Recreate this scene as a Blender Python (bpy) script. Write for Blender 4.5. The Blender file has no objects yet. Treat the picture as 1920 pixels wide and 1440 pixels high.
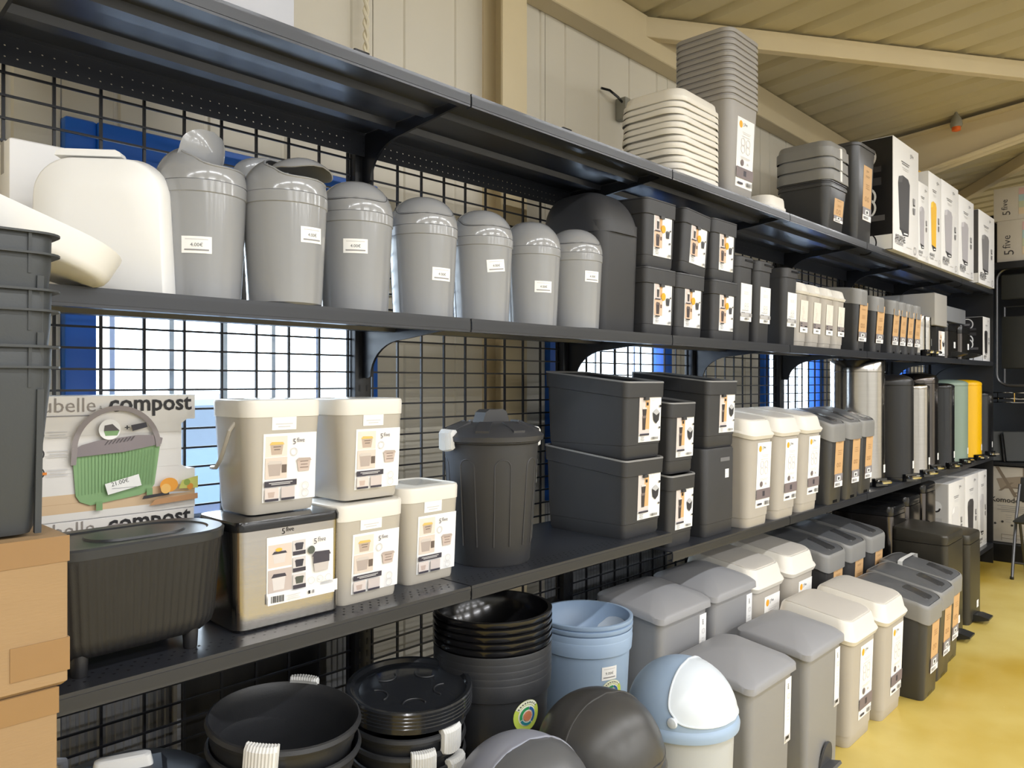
import bpy, math, random
from mathutils import Vector, Matrix
random.seed(7)
S = bpy.context.scene
COL = S.collection
PI = math.pi
R = math.radians

# ------------------------------------------------------------------ camera, world, lamps, exposure
cam_d = bpy.data.cameras.new('camera'); cam = bpy.data.objects.new('camera', cam_d); COL.objects.link(cam)
cam.location = (0, 0, 1.5)
cam.rotation_euler = (R(90), 0, math.atan2(1360, 1440) - R(90))
cam_d.sensor_width = 36; cam_d.lens = 27.0; cam_d.shift_y = -4 / 1920; cam_d.clip_start = 0.02
S.camera = cam
S.view_settings.view_transform = 'Standard'; S.view_settings.look = 'None'
S.view_settings.gamma = 1; S.view_settings.use_curve_mapping = False
S.view_settings.exposure = 0.74
W = bpy.data.worlds.new('overcast_sky'); S.world = W; W.use_nodes = True
W.node_tree.nodes['Background'].inputs[0].default_value = (0.80, 0.89, 1.0, 1)
W.node_tree.nodes['Background'].inputs[1].default_value = 4.6

def tube_lamp(x, y, z, watts, length=1.45):
    ld = bpy.data.lights.new('ceiling_tube', 'AREA'); ld.shape = 'RECTANGLE'; ld.size = length; ld.size_y = 0.09
    ld.energy = watts; ld.color = (0.95, 0.968, 1.0)
    o = bpy.data.objects.new('ceiling_tube', ld); COL.objects.link(o); o.location = (x, y, z)
for i in range(8):
    tube_lamp(-2.2 + i * 1.75, -0.75, 3.42, 17)
for row, watts in ((-3.6, 40), (-6.6, 46), (-9.6, 50), (-12.6, 50)):
    for i in range(5):
        tube_lamp(-1.6 + i * 2.6, row, 3.7, watts)

# ------------------------------------------------------------------ materials
def lin(c):
    return c / 12.92 if c <= 0.04045 else ((c + 0.055) / 1.055) ** 2.4
def rgb(c):
    return tuple(lin(v / 255) for v in c) + (1,)
MATS = {}
def mat(name, col, rough=0.5, metal=0.0, var=0.06, scale=9.0, bump=0.0, bscale=200.0, coat=0.0, stretch=None, spec=0.5):
    if name in MATS: return MATS[name]
    m = bpy.data.materials.new(name); m.use_nodes = True; nt = m.node_tree; N = nt.nodes; L = nt.links
    b = N['Principled BSDF']; b.inputs['Roughness'].default_value = rough; b.inputs['Metallic'].default_value = metal
    b.inputs['Coat Weight'].default_value = coat; b.inputs['Coat Roughness'].default_value = 0.08
    b.inputs['Specular IOR Level'].default_value = spec
    tc = N.new('ShaderNodeTexCoord'); mp = N.new('ShaderNodeMapping'); L.new(tc.outputs['Object'], mp.inputs[0])
    if stretch: mp.inputs['Scale'].default_value = stretch
    n = N.new('ShaderNodeTexNoise'); n.inputs['Scale'].default_value = scale; n.inputs['Detail'].default_value = 4
    L.new(mp.outputs[0], n.inputs['Vector'])
    mx = N.new('ShaderNodeMix'); mx.data_type = 'RGBA'
    c = rgb(col)
    mx.inputs[6].default_value = tuple(max(0, v * (1 - var)) for v in c[:3]) + (1,)
    mx.inputs[7].default_value = tuple(min(1, v * (1 + var)) for v in c[:3]) + (1,)
    L.new(n.outputs['Fac'], mx.inputs[0]); L.new(mx.outputs[2], b.inputs['Base Color'])
    if bump:
        n2 = N.new('ShaderNodeTexNoise'); n2.inputs['Scale'].default_value = bscale; L.new(mp.outputs[0], n2.inputs['Vector'])
        bp = N.new('ShaderNodeBump'); bp.inputs['Strength'].default_value = bump; bp.inputs['Distance'].default_value = 0.001
        L.new(n2.outputs['Fac'], bp.inputs['Height']); L.new(bp.outputs[0], b.inputs['Normal'])
    MATS[name] = m
    return m
def ink(col):
    return mat('ink_%02x%02x%02x' % tuple(col), col, 0.55, 0, 0.02, 30)

SHELF = mat('dark_shelf_paint', (48, 50, 56), 0.30, 0.0, 0.10, 6, 0.05, 300, 0.08)
SHELFIN = mat('dark_shelf_underside', (30, 31, 36), 0.22, 0.0, 0.1, 6, 0, 200, 0.3)
POST = mat('black_post_paint', (24, 25, 29), 0.35, 0, 0.1, 8)
WIRE = mat('black_wire', (26, 27, 33), 0.4, 0, 0.1, 20)
GREYSW = mat('glossy_grey_plastic', (152, 153, 155), 0.16, 0, 0.02, 5, 0, 200, 0.3)
WHITE = mat('white_plastic', (244, 243, 240), 0.35, 0, 0.015, 5)
BLACKP = mat('matte_charcoal_plastic', (56, 56, 58), 0.5, 0, 0.06, 14, 0.25, 700)
BLACKR = mat('charcoal_rim_plastic', (62, 62, 64), 0.4, 0, 0.05, 14, 0.15, 700)
BLACKG = mat('glossy_black_plastic', (22, 22, 24), 0.18, 0, 0.1, 9, 0, 200, 0.2)
BLACKM = mat('black_grained_plastic', (36, 36, 38), 0.42, 0, 0.1, 14, 0.3, 500)
GREYLID = mat('mid_grey_lid_plastic', (139, 138, 136), 0.42, 0, 0.04, 14, 0.15, 600)
DKFLAP = mat('dark_grey_flap_plastic', (92, 93, 95), 0.35, 0, 0.05, 14)
DKBTN = mat('dark_button_plastic', (62, 62, 63), 0.25, 0, 0.05, 14)
DKBODY = mat('smoky_charcoal_plastic', (66, 66, 67), 0.28, 0, 0.05, 8)
BEIGE = mat('warm_beige_plastic', (184, 177, 167), 0.42, 0, 0.03, 8, 0.1, 500)
BEIGELID = mat('ivory_lid_plastic', (232, 227, 217), 0.38, 0, 0.02, 8)
BEIGEFLAP = mat('pale_beige_flap', (206, 200, 191), 0.4, 0, 0.02, 8, 0.1, 500)
BUCKET = mat('stone_beige_bucket', (191, 184, 172), 0.25, 0, 0.03, 6)
BUCKLID = mat('cream_bucket_lid', (236, 231, 221), 0.3, 0, 0.02, 6)
PEDGREY = mat('pedal_bin_grey', (146, 146, 148), 0.42, 0, 0.03, 8, 0.15, 600)
PEDLID = mat('pedal_lid_grey', (152, 152, 155), 0.45, 0, 0.03, 8, 0.15, 600)
BLUEP = mat('pale_blue_plastic', (160, 182, 208), 0.4, 0, 0.03, 8)
BLUEL = mat('icy_blue_flap', (224, 232, 240), 0.3, 0, 0.02, 8)
DOMEK = mat('metallic_charcoal_dome', (74, 73, 72), 0.34, 0.15, 0.06, 40, 0.1, 600)
DOMEG = mat('silver_grey_dome', (150, 153, 166), 0.38, 0.1, 0.05, 10)
CANK = mat('black_can_plastic', (42, 43, 46), 0.42, 0, 0.08, 12, 0.2, 500)
GRIP = mat('pale_grey_grip', (222, 222, 220), 0.5, 0, 0.03, 10)
STEEL = mat('brushed_steel', (186, 181, 174), 0.14, 1.0, 0.08, 4, 0.08, 60, 0, (1, 1, 40))
DSTEEL = mat('dark_polished_steel', (98, 93, 90), 0.13, 0.95, 0.08, 4)
CHROME = mat('chrome', (225, 225, 225), 0.07, 1.0, 0.02, 4)
GREENB = mat('sage_green_enamel', (134, 152, 138), 0.3, 0, 0.03, 6)
YELB = mat('yellow_enamel', (238, 184, 4), 0.3, 0, 0.03, 6)
BLKEN = mat('black_enamel', (34, 33, 33), 0.3, 0, 0.05, 6)
OLIVE = mat('warm_black_steel', (62, 59, 52), 0.38, 0.3, 0.06, 6)
CARD = mat('brown_cardboard', (160, 131, 94), 0.75, 0, 0.08, 4, 0.3, 60, 0, (1, 1, 6))
TAPE = mat('brown_parcel_tape', (150, 116, 74), 0.3, 0, 0.05, 6)
BOXW = mat('white_printed_card', (236, 234, 232), 0.45, 0, 0.02, 5)
BOXK = mat('black_printed_card', (26, 25, 26), 0.4, 0, 0.05, 5)
BOXG = mat('grey_card', (168, 164, 158), 0.5, 0, 0.04, 5)
BOXE = mat('recycled_card', (205, 197, 184), 0.65, 0, 0.06, 9)
CLADW = mat('cream_cladding', (216, 209, 192), 0.5, 0, 0.07, 2.2)
CLADG = mat('grey_ribbed_sheet', (150, 152, 156), 0.4, 0, 0.06, 3)
CREAM = mat('cream_steel_paint', (212, 196, 160), 0.5, 0, 0.06, 3)
ROOF = mat('roof_sheet_cream', (190, 178, 142), 0.45, 0, 0.10, 1.2)
BLUEF = mat('blue_window_frame', (26, 102, 204), 0.35, 0, 0.05, 5)
DARKM = mat('dark_back_panel', (20, 20, 22), 0.5, 0, 0.1, 4)
CRATE = mat('dark_grey_crate', (62, 65, 67), 0.5, 0, 0.06, 8, 0.15, 300)
ORANGE = mat('orange_plastic', (235, 110, 40), 0.4)
ROPE = mat('white_rope', (226, 216, 190), 0.8, 0, 0.08, 60)
KRAFT = ink((214, 172, 122))

def floor_material():
    m = bpy.data.materials.new('yellow_floor_paint'); m.use_nodes = True; nt = m.node_tree; N = nt.nodes; L = nt.links
    b = N['Principled BSDF']; b.inputs['Roughness'].default_value = 0.33
    tc = N.new('ShaderNodeTexCoord')
    n1 = N.new('ShaderNodeTexNoise'); n1.inputs['Scale'].default_value = 1.6; n1.inputs['Detail'].default_value = 7
    n2 = N.new('ShaderNodeTexNoise'); n2.inputs['Scale'].default_value = 40; n2.inputs['Detail'].default_value = 3
    L.new(tc.outputs['Object'], n1.inputs['Vector']); L.new(tc.outputs['Object'], n2.inputs['Vector'])
    r = N.new('ShaderNodeValToRGB'); r.color_ramp.elements[0].position = 0.33; r.color_ramp.elements[1].position = 0.68
    r.color_ramp.elements[0].color = rgb((194, 162, 62)); r.color_ramp.elements[1].color = rgb((220, 200, 120))
    L.new(n1.outputs['Fac'], r.inputs[0])
    r2 = N.new('ShaderNodeValToRGB'); r2.color_ramp.elements[0].position = 0.72; r2.color_ramp.elements[1].position = 0.78
    r2.color_ramp.elements[0].color = (0, 0, 0, 1); r2.color_ramp.elements[1].color = (1, 1, 1, 1)
    L.new(n2.outputs['Fac'], r2.inputs[0])
    mx = N.new('ShaderNodeMix'); mx.data_type = 'RGBA'; mx.inputs[7].default_value = rgb((226, 212, 150))
    L.new(r2.outputs[0], mx.inputs[0]); L.new(r.outputs[0], mx.inputs[6]); L.new(mx.outputs[2], b.inputs['Base Color'])
    mr = N.new('ShaderNodeMapRange'); mr.inputs[3].default_value = 0.22; mr.inputs[4].default_value = 0.5
    L.new(n1.outputs['Fac'], mr.inputs[0]); L.new(mr.outputs[0], b.inputs['Roughness'])
    bp = N.new('ShaderNodeBump'); bp.inputs['Strength'].default_value = 0.15; bp.inputs['Distance'].default_value = 0.004
    L.new(n1.outputs['Fac'], bp.inputs['Height']); L.new(bp.outputs[0], b.inputs['Normal'])
    return m
FLOORM = floor_material()
def perforated(name, base, pitch, radius):
    m = base.copy(); m.name = name; nt = m.node_tree; N = nt.nodes; L = nt.links
    tc = N.new('ShaderNodeTexCoord'); sp = N.new('ShaderNodeSeparateXYZ'); L.new(tc.outputs['Object'], sp.inputs[0])
    def cell(out):
        a = N.new('ShaderNodeMath'); a.operation = 'PINGPONG'; L.new(out, a.inputs[0]); a.inputs[1].default_value = pitch / 2
        p = N.new('ShaderNodeMath'); p.operation = 'POWER'; L.new(a.outputs[0], p.inputs[0]); p.inputs[1].default_value = 2
        return p
    ad = N.new('ShaderNodeMath'); ad.operation = 'ADD'
    ay = N.new('ShaderNodeMath'); ay.operation = 'ADD'; L.new(sp.outputs['Y'], ay.inputs[0]); L.new(sp.outputs['Z'], ay.inputs[1])
    L.new(cell(sp.outputs['X']).outputs[0], ad.inputs[0]); L.new(cell(ay.outputs[0]).outputs[0], ad.inputs[1])
    lt = N.new('ShaderNodeMath'); lt.operation = 'GREATER_THAN'; L.new(ad.outputs[0], lt.inputs[0]); lt.inputs[1].default_value = radius ** 2
    L.new(lt.outputs[0], N['Principled BSDF'].inputs['Alpha'])
    return m
PERF = perforated('perforated_shelf_paint', SHELF, 0.024, 0.0024)
def glass_material():
    m = bpy.data.materials.new('window_glass'); m.use_nodes = True; nt = m.node_tree; N = nt.nodes; L = nt.links
    N.remove(N['Principled BSDF'])
    t = N.new('ShaderNodeBsdfTransparent'); t.inputs[0].default_value = (0.93, 0.96, 0.97, 1)
    g = N.new('ShaderNodeBsdfGlossy'); g.inputs['Roughness'].default_value = 0.03
    f = N.new('ShaderNodeLayerWeight'); q = N.new('ShaderNodeMath'); q.operation = 'POWER'; L.new(f.outputs['Facing'], q.inputs[0]); q.inputs[1].default_value = 5
    x = N.new('ShaderNodeMixShader'); L.new(q.outputs[0], x.inputs[0]); L.new(t.outputs[0], x.inputs[1]); L.new(g.outputs[0], x.inputs[2])
    L.new(x.outputs[0], N['Material Output'].inputs['Surface'])
    return m
GLASS = glass_material()
def film_material():
    m = bpy.data.materials.new('clear_plastic'); m.use_nodes = True; nt = m.node_tree; N = nt.nodes; L = nt.links
    N.remove(N['Principled BSDF'])
    t = N.new('ShaderNodeBsdfTransparent'); g = N.new('ShaderNodeBsdfGlossy'); g.inputs['Roughness'].default_value = 0.12
    x = N.new('ShaderNodeMixShader'); x.inputs[0].default_value = 0.22
    L.new(t.outputs[0], x.inputs[1]); L.new(g.outputs[0], x.inputs[2]); L.new(x.outputs[0], N['Material Output'].inputs['Surface'])
    return m
FILM = film_material()

# ------------------------------------------------------------------ mesh helpers
def ring(hx, hy, r, n):
    r = max(min(r, hx, hy), 1e-4); P = []
    for k, (sx, sy) in enumerate(((1, 1), (-1, 1), (-1, -1), (1, -1))):
        for i in range(n + 1):
            a = PI / 2 * (k + i / n)
            P.append((sx * (hx - r) + r * math.cos(a), sy * (hy - r) + r * math.sin(a)))
    return P
class MB:
    def __init__(s): s.v = []; s.f = []; s.m = []
    def add(s, vs, fs, m=0):
        o = len(s.v); s.v += [tuple(v) for v in vs]; s.f += [[i + o for i in f] for f in fs]
        s.m += (list(m) if isinstance(m, (list, tuple)) else [m] * len(fs)); return s
    def rings(s, RS, c0=True, c1=True, m=0, closed=True, loop=False):
        n = len(RS[0]); vs = [p for r_ in RS for p in r_]; fs = []; ms = []
        nr = len(RS)
        for k in range(nr if loop else nr - 1):
            mi = m[k] if isinstance(m, (list, tuple)) else m; k2 = (k + 1) % nr
            for i in range(n if closed else n - 1):
                j = (i + 1) % n
                fs.append([k * n + i, k * n + j, k2 * n + j, k2 * n + i]); ms.append(mi)
        if c0: fs.append(list(range(n - 1, -1, -1))); ms.append(m[0] if isinstance(m, (list, tuple)) else m)
        if c1: fs.append([(nr - 1) * n + i for i in range(n)]); ms.append(m[-1] if isinstance(m, (list, tuple)) else m)
        return s.add(vs, fs, ms)
    def loft(s, L, n=4, c0=True, c1=True, zf=None, m=0, cx=0, cy=0):
        RS = []
        for l in L:
            z, hx, hy, r = l[:4]; oy = l[4] if len(l) > 4 else 0
            RS.append([(x + cx, y + oy + cy, z if zf is None else zf(x, y + oy, z)) for x, y in ring(hx, hy, r, n)])
        return s.rings(RS, c0, c1, m)
    def lathe(s, P, n=40, c=(0, 0), c0=True, c1=True, m=0, rf=None):
        RS = []
        for r, z in P:
            RS.append([(c[0] + (r if rf is None else rf(r, 2 * PI * i / n, z)) * math.cos(2 * PI * i / n),
                        c[1] + (r if rf is None else rf(r, 2 * PI * i / n, z)) * math.sin(2 * PI * i / n), z) for i in range(n)])
        return s.rings(RS, c0, c1, m)
    def box(s, x0, x1, y0, y1, z0, z1, m=0, b=0.0):
        if b:
            hx, hy = (x1 - x0) / 2, (y1 - y0) / 2
            return s.loft([(z0, hx - b, hy - b, b), (z0 + b, hx, hy, b), (z1 - b, hx, hy, b), (z1, hx - b, hy - b, b)], 2, True, True, None, m, (x0 + x1) / 2, (y0 + y1) / 2)
        v = [(x, y, z) for z in (z0, z1) for x, y in ((x0, y0), (x1, y0), (x1, y1), (x0, y1))]
        return s.add(v, [[3, 2, 1, 0], [4, 5, 6, 7], [0, 1, 5, 4], [1, 2, 6, 5], [2, 3, 7, 6], [3, 0, 4, 7]], m)
    def prism(s, poly, ax, a0, a1, m=0):
        # poly: 2-D outline (CCW seen down the axis), extruded along axis 'x','y' or 'z' from a0 to a1
        f = {'x': lambda p, a: (a, p[0], p[1]), 'y': lambda p, a: (p[0], a, p[1]), 'z': lambda p, a: (p[0], p[1], a)}[ax]
        n = len(poly); v = [f(p, a0) for p in poly] + [f(p, a1) for p in poly]
        fs = [[i, (i + 1) % n, (i + 1) % n + n, i + n] for i in range(n)] + [list(range(n - 1, -1, -1)), [i + n for i in range(n)]]
        if ax == 'y': fs = [q[::-1] for q in fs]
        return s.add(v, fs, m)
    def tube(s, pts, r, n=8, closed=False, m=0):
        P = [Vector(p) for p in pts]; RS = []; up = Vector((0, 0, 1)); N_ = len(P); prev = None
        for i, p in enumerate(P):
            a = P[(i - 1) % N_] if (i > 0 or closed) else p; b = P[(i + 1) % N_] if (i < N_ - 1 or closed) else p
            d = (b - a).normalized()
            if prev is None:
                u = d.cross(up) if abs(d.z) < 0.95 else d.cross(Vector((1, 0, 0)))
            else:
                u = prev - d * prev.dot(d)
            u.normalize(); prev = u; w = d.cross(u); rr = r[i] if isinstance(r, (list, tuple)) else r
            RS.append([p + (u * math.cos(2 * PI * k / n) + w * math.sin(2 * PI * k / n)) * rr for k in range(n)])
        return s.rings(RS, not closed, not closed, m, True, closed)
    def build(s, name, mats, parent=None, sharp=32, loc=None):
        me = bpy.data.meshes.new(name); me.from_pydata(s.v, [], s.f)
        for m_ in (mats if isinstance(mats, (list, tuple)) else [mats]): me.materials.append(m_)
        me.polygons.foreach_set('material_index', s.m)
        me.polygons.foreach_set('use_smooth', [True] * len(me.polygons))
        me.set_sharp_from_angle(angle=R(sharp)); me.update()
        return link(name, me, parent, loc)
def link(name, me, parent=None, loc=None):
    o = bpy.data.objects.new(name, me); COL.objects.link(o)
    if parent: o.parent = parent
    if loc: o.location = loc
    return o
def thing(name, label='', cat='', loc=(0, 0, 0), rz=0.0, group=None, rot=None):
    o = bpy.data.objects.new(name, None); COL.objects.link(o); o.empty_display_size = 0.1
    return settle(o, label, cat, loc, rz, group, rot)
def settle(o, label, cat, loc=(0, 0, 0), rz=0.0, group=None, rot=None):
    o.location = loc; o.rotation_euler = rot if rot else (0, 0, rz)
    if label: o['label'] = label
    if cat: o['category'] = cat
    if group: o['group'] = group
    return o
def structure(o):
    o['kind'] = 'structure'; return o
def copy_tree(o, parent=None):
    c = o.copy(); COL.objects.link(c)
    if parent: c.parent = parent
    for ch in list(o.children): copy_tree(ch, c)
    return c
PROTO = {}
def place(fn, args, label, cat, loc, rz=0.0, group=None, rot=None):
    key = (fn.__name__, repr(args))
    if key in PROTO: o = copy_tree(PROTO[key])
    else: o = fn(*args); PROTO[key] = o
    if 'group' in o.keys(): del o['group']
    return settle(o, label, cat, loc, rz, group, rot)

# ------------------------------------------------------------------ flat print (stickers, box faces)
TXT = {}
def text_mesh(s, bold=0.0):
    k = (s, bold)
    if k not in TXT:
        cu = bpy.data.curves.new('t', 'FONT'); cu.body = s; cu.size = 1; cu.offset = bold; cu.resolution_u = 2
        o = bpy.data.objects.new('t', cu); COL.objects.link(o)
        me = bpy.data.meshes.new_from_object(o.evaluated_get(bpy.context.evaluated_depsgraph_get()))
        v = [tuple(q.co) for q in me.vertices]; f = [list(p.vertices) for p in me.polygons]
        bpy.data.objects.remove(o); bpy.data.meshes.remove(me); bpy.data.curves.remove(cu)
        xs = [p[0] for p in v] or [0]
        TXT[k] = ([(p[0] - min(xs), p[1], 0) for p in v], f, max(xs) - min(xs))
    return TXT[k]
K = (35, 33, 36); GR = (150, 148, 150); LG = (214, 212, 212); WH = (250, 249, 247); TAN = (222, 188, 148); DK = (66, 62, 72); BR = (120, 108, 108); OR = (248, 176, 40); PK = (226, 214, 208)
class Print:
    def __init__(s, w, h, bg=WH, Rb=None):
        s.w, s.h, s.R = w, h, Rb; s.mb = MB(); s.mats = []; s.layer = 0
        if bg: s.rect(0, 0, 1, 1, bg)
    def mi(s, col):
        m = ink(col) if isinstance(col, tuple) else col
        if m not in s.mats: s.mats.append(m)
        return s.mats.index(m)
    def put(s, vs, fs, col):
        s.layer += 1; z = 0.00022 * s.layer; o = []
        for x, y in vs:
            if s.R:
                a = x / s.R; o.append(((s.R + z) * math.sin(a), y, (s.R + z) * math.cos(a) - s.R))
            else: o.append((x, y, z))
        s.mb.add(o, fs, s.mi(col))
    def xy(s, u, v): return ((u - 0.5) * s.w, (v - 0.5) * s.h)
    def rect(s, u, v, w, h, col):
        n = 8 if (s.R and w * s.w > 0.012) else 1
        vs = []; fs = []
        for i in range(n + 1):
            vs += [s.xy(u + w * i / n, v), s.xy(u + w * i / n, v + h)]
        for i in range(n): fs.append([2 * i, 2 * i + 2, 2 * i + 3, 2 * i + 1])
        s.put(vs, fs, col); return s
    def poly(s, pts, col):
        s.put([s.xy(*p) for p in pts], [list(range(len(pts)))], col); return s
    def disc(s, u, v, r, col, hole=0.0, n=28, a0=0, a1=2 * PI, sy=1.0):
        c = s.xy(u, v); nr = 6 if (s.R and r - hole > 0.006) else 1
        if hole or nr > 1:
            vs = []; fs = []; W_ = nr + 1
            for i in range(n + 1):
                a = a0 + (a1 - a0) * i / n
                for j in range(W_):
                    q = r + (max(hole, r * 0.02) - r) * j / nr; vs.append((c[0] + q * math.cos(a), c[1] + q * sy * math.sin(a)))
            for i in range(n):
                for j in range(nr): fs.append([W_ * i + j, W_ * (i + 1) + j, W_ * (i + 1) + j + 1, W_ * i + j + 1])
            s.put(vs, fs, col)
        else:
            s.put([(c[0] + r * math.cos(2 * PI * i / n), c[1] + r * sy * math.sin(2 * PI * i / n)) for i in range(n)], [list(range(n))], col)
        return s
    def text(s, u, v, size, t, col=K, bold=0.0, ang=0.0, fit=None, mid=False):
        v_, f_, wd = text_mesh(t, bold); k = size
        if fit: k = fit * s.w / wd
        kx = k
        c = s.xy(u, v); ca, sa = math.cos(ang), math.sin(ang); off = -wd * kx / 2 if mid else 0
        s.put([(c[0] + (p[0] * kx + off) * ca - p[1] * k * sa, c[1] + (p[0] * kx + off) * sa + p[1] * k * ca) for p in v_], f_, col); return s
    def logo(s, u, v, size, col=K, ang=0.0):
        s.text(u, v, size, '5', col, 0, ang); d = size * 0.54
        c, sn = math.cos(ang), math.sin(ang); up = size * 0.24
        s.text(u + (d * c - up * sn) / s.w, v + (d * sn + up * c) / s.h, size * 0.8, 'five', col, 0, ang); return s
    def lines(s, u, v, w, n, gap, th=0.35, col=GR):
        for i in range(n):
            q = w * (1.0 if i % 2 == 0 else 0.8); s.rect(u + (w - q) / 2, v - i * gap, q, gap * th, col)
        return s
    def barcode(s, u, v, w, h, col=K):
        x = u; rnd = random.Random(3)
        while x < u + w:
            t = w * rnd.choice((0.03, 0.05, 0.08)); s.rect(x, v, t, h, col); x += t + w * rnd.choice((0.03, 0.06))
        return s
    def bin(s, u, v, w, h, col, top=None, lean=0.12):
        s.poly([(u + w * lean, v), (u + w * (1 - lean), v), (u + w, v + h), (u, v + h)], col)
        if top: s.poly([(u - w * 0.05, v + h * 0.86), (u + w * 1.05, v + h * 0.86), (u + w * 0.95, v + h * 1.08), (u + w * 0.12, v + h * 1.12)], top)
        return s
def d_price(w, h, Rb, txt='4.00€'):
    p = Print(w, h, WH, Rb)
    p.lines(0.12, 0.80, 0.76, 1, 0.1, 0.5, LG); p.text(0.5, 0.40, h * 0.30, txt, (96, 96, 100), 0.0, 0, None, True)
    p.lines(0.1, 0.16, 0.8, 1, 0.14, 0.6, GR); return p
def d_tag(w, h, Rb):
    return Print(w, h, WH, Rb).rect(0.15, 0.4, 0.7, 0.08, LG).rect(0.25, 0.2, 0.5, 0.08, LG)
def d_bucket(w, h, Rb):
    p = Print(w, h, WH, Rb)
    p.rect(0.04, 0.66, 0.40, 0.30, (236, 226, 214)).bin(0.12, 0.69, 0.25, 0.17, (196, 176, 160), (230, 196, 110))
    p.lines(0.18, 0.80, 0.14, 2, 0.04, 0.3, (120, 106, 96))
    p.rect(0.04, 0.34, 0.40, 0.31, (226, 212, 200)).bin(0.08, 0.38, 0.26, 0.2, (186, 172, 164), (214, 204, 196)).rect(0.34, 0.42, 0.09, 0.12, (110, 96, 88))
    p.logo(0.54, 0.83, h * 0.12, (92, 84, 92)); p.disc(0.56, 0.72, w * 0.07, LG, w * 0.055)
    p.bin(0.62, 0.42, 0.27, 0.18, (206, 188, 178), (190, 174, 164)); p.lines(0.68, 0.56, 0.16, 3, 0.045, 0.25, (140, 122, 112))
    p.rect(0.02, 0.225, 0.6, 0.085, DK); p.lines(0.10, 0.275, 0.44, 2, 0.022, 0.5, LG)
    p.rect(0.03, 0.05, 0.25, 0.16, PK).bin(0.08, 0.07, 0.13, 0.08, (200, 180, 170)).rect(0.33, 0.05, 0.25, 0.16, (214, 202, 198))
    p.rect(0.03, 0.015, 0.25, 0.035, DK).rect(0.33, 0.015, 0.25, 0.035, DK)
    p.disc(0.78, 0.2, w * 0.07, LG, w * 0.058).disc(0.78, 0.09, w * 0.07, LG, w * 0.058); return p
def d_steel(w, h, Rb):
    p = Print(w, h, WH, Rb)
    p.rect(0.02, 0.54, 0.34, 0.34, (224, 208, 196)).bin(0.08, 0.60, 0.2, 0.16, (222, 214, 210), DK).disc(0.17, 0.8, w * 0.05, (235, 190, 70), 0, 16, sy=0.5)
    p.rect(0.02, 0.17, 0.34, 0.34, (200, 186, 180)).bin(0.07, 0.20, 0.2, 0.22, (222, 216, 214), DK)
    for i, c in enumerate(((70, 66, 76), (60, 58, 68), (84, 88, 80))):
        y = 0.68 - i * 0.255
        p.rect(0.37, y, 0.19, 0.22, (216, 210, 208)).bin(0.40, y + 0.07, 0.13, 0.1, c, c).rect(0.37, y - 0.005, 0.19, 0.06, DK)
    p.logo(0.68, 0.80, h * 0.13, (80, 74, 84)); p.disc(0.64, 0.72, w * 0.055, (90, 96, 88))
    p.bin(0.66, 0.37, 0.27, 0.28, (206, 198, 194), (72, 68, 78)).rect(0.67, 0.5, 0.25, 0.15, (72, 68, 78))
    for i in range(3): p.disc(0.64 + i * 0.13, 0.25, w * 0.05, LG, w * 0.042)
    p.text(0.75, 0.235, h * 0.045, '5L', GR, 0, 0, None, True)
    p.rect(0.0, 0.0, 1.0, 0.15, WH).barcode(0.04, 0.03, 0.17, 0.10).lines(0.26, 0.10, 0.2, 3, 0.03, 0.3, LG).rect(0.58, 0.06, 0.03, 0.05, K).rect(0.64, 0.06, 0.03, 0.05, GR)
    return p
def d_stack(w, h, Rb, dot=False):
    p = Print(w, h, WH, Rb)
    if dot:   # two pictures left, bin right, orange price dot
        p.rect(0.03, 0.58, 0.44, 0.40, (222, 208, 202)).bin(0.15, 0.61, 0.14, 0.2, (70, 66, 66), (236, 230, 226)).rect(0.32, 0.62, 0.12, 0.28, (226, 178, 124)).rect(0.26, 0.88, 0.07, 0.06, K)
        p.rect(0.03, 0.20, 0.44, 0.36, (230, 196, 168)).bin(0.11, 0.23, 0.21, 0.24, (72, 62, 62), (104, 92, 90)).rect(0.35, 0.37, 0.08, 0.08, (110, 88, 76))
        p.logo(0.70, 0.88, h * 0.06, LG); p.bin(0.66, 0.44, 0.20, 0.15, (66, 66, 72), (96, 96, 100))
        p.disc(0.50, 0.63, w * 0.12, OR).disc(0.9, 0.62, w * 0.03, K).disc(0.88, 0.33, w * 0.035, DK)
        p.rect(0.03, 0.55, 0.3, 0.025, DK).lines(0.06, 0.15, 0.2, 4, 0.035, 0.3, GR).rect(0.05, 0.17, 0.24, 0.025, K).barcode(0.78, 0.03, 0.18, 0.05)
    else:
        p.rect(0.0, 0.17, 0.48, 0.83, (226, 214, 208)).rect(0.27, 0.25, 0.20, 0.6, (226, 180, 126))
        p.bin(0.14, 0.24, 0.17, 0.27, (66, 58, 58), (120, 108, 106)).bin(0.13, 0.52, 0.20, 0.15, (60, 54, 56), (226, 220, 216)).rect(0.31, 0.72, 0.09, 0.06, K).lines(0.12, 0.90, 0.24, 3, 0.04, 0.2, LG)
        p.logo(0.70, 0.88, h * 0.07, GR); p.disc(0.60, 0.86, w * 0.07, LG, w * 0.06)
        p.poly([(0.64, 0.42), (0.76, 0.35), (0.88, 0.42), (0.91, 0.575), (0.76, 0.52), (0.60, 0.575)], (52, 52, 56)).poly([(0.60, 0.575), (0.76, 0.52), (0.91, 0.575), (0.76, 0.65)], (196, 196, 198))
        p.disc(0.93, 0.70, w * 0.035, K).disc(0.92, 0.27, w * 0.03, K).rect(0.02, 0.13, 0.42, 0.04, DK)
        p.lines(0.06, 0.10, 0.16, 4, 0.025, 0.35, GR).barcode(0.55, 0.04, 0.25, 0.05)
    return p
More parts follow.
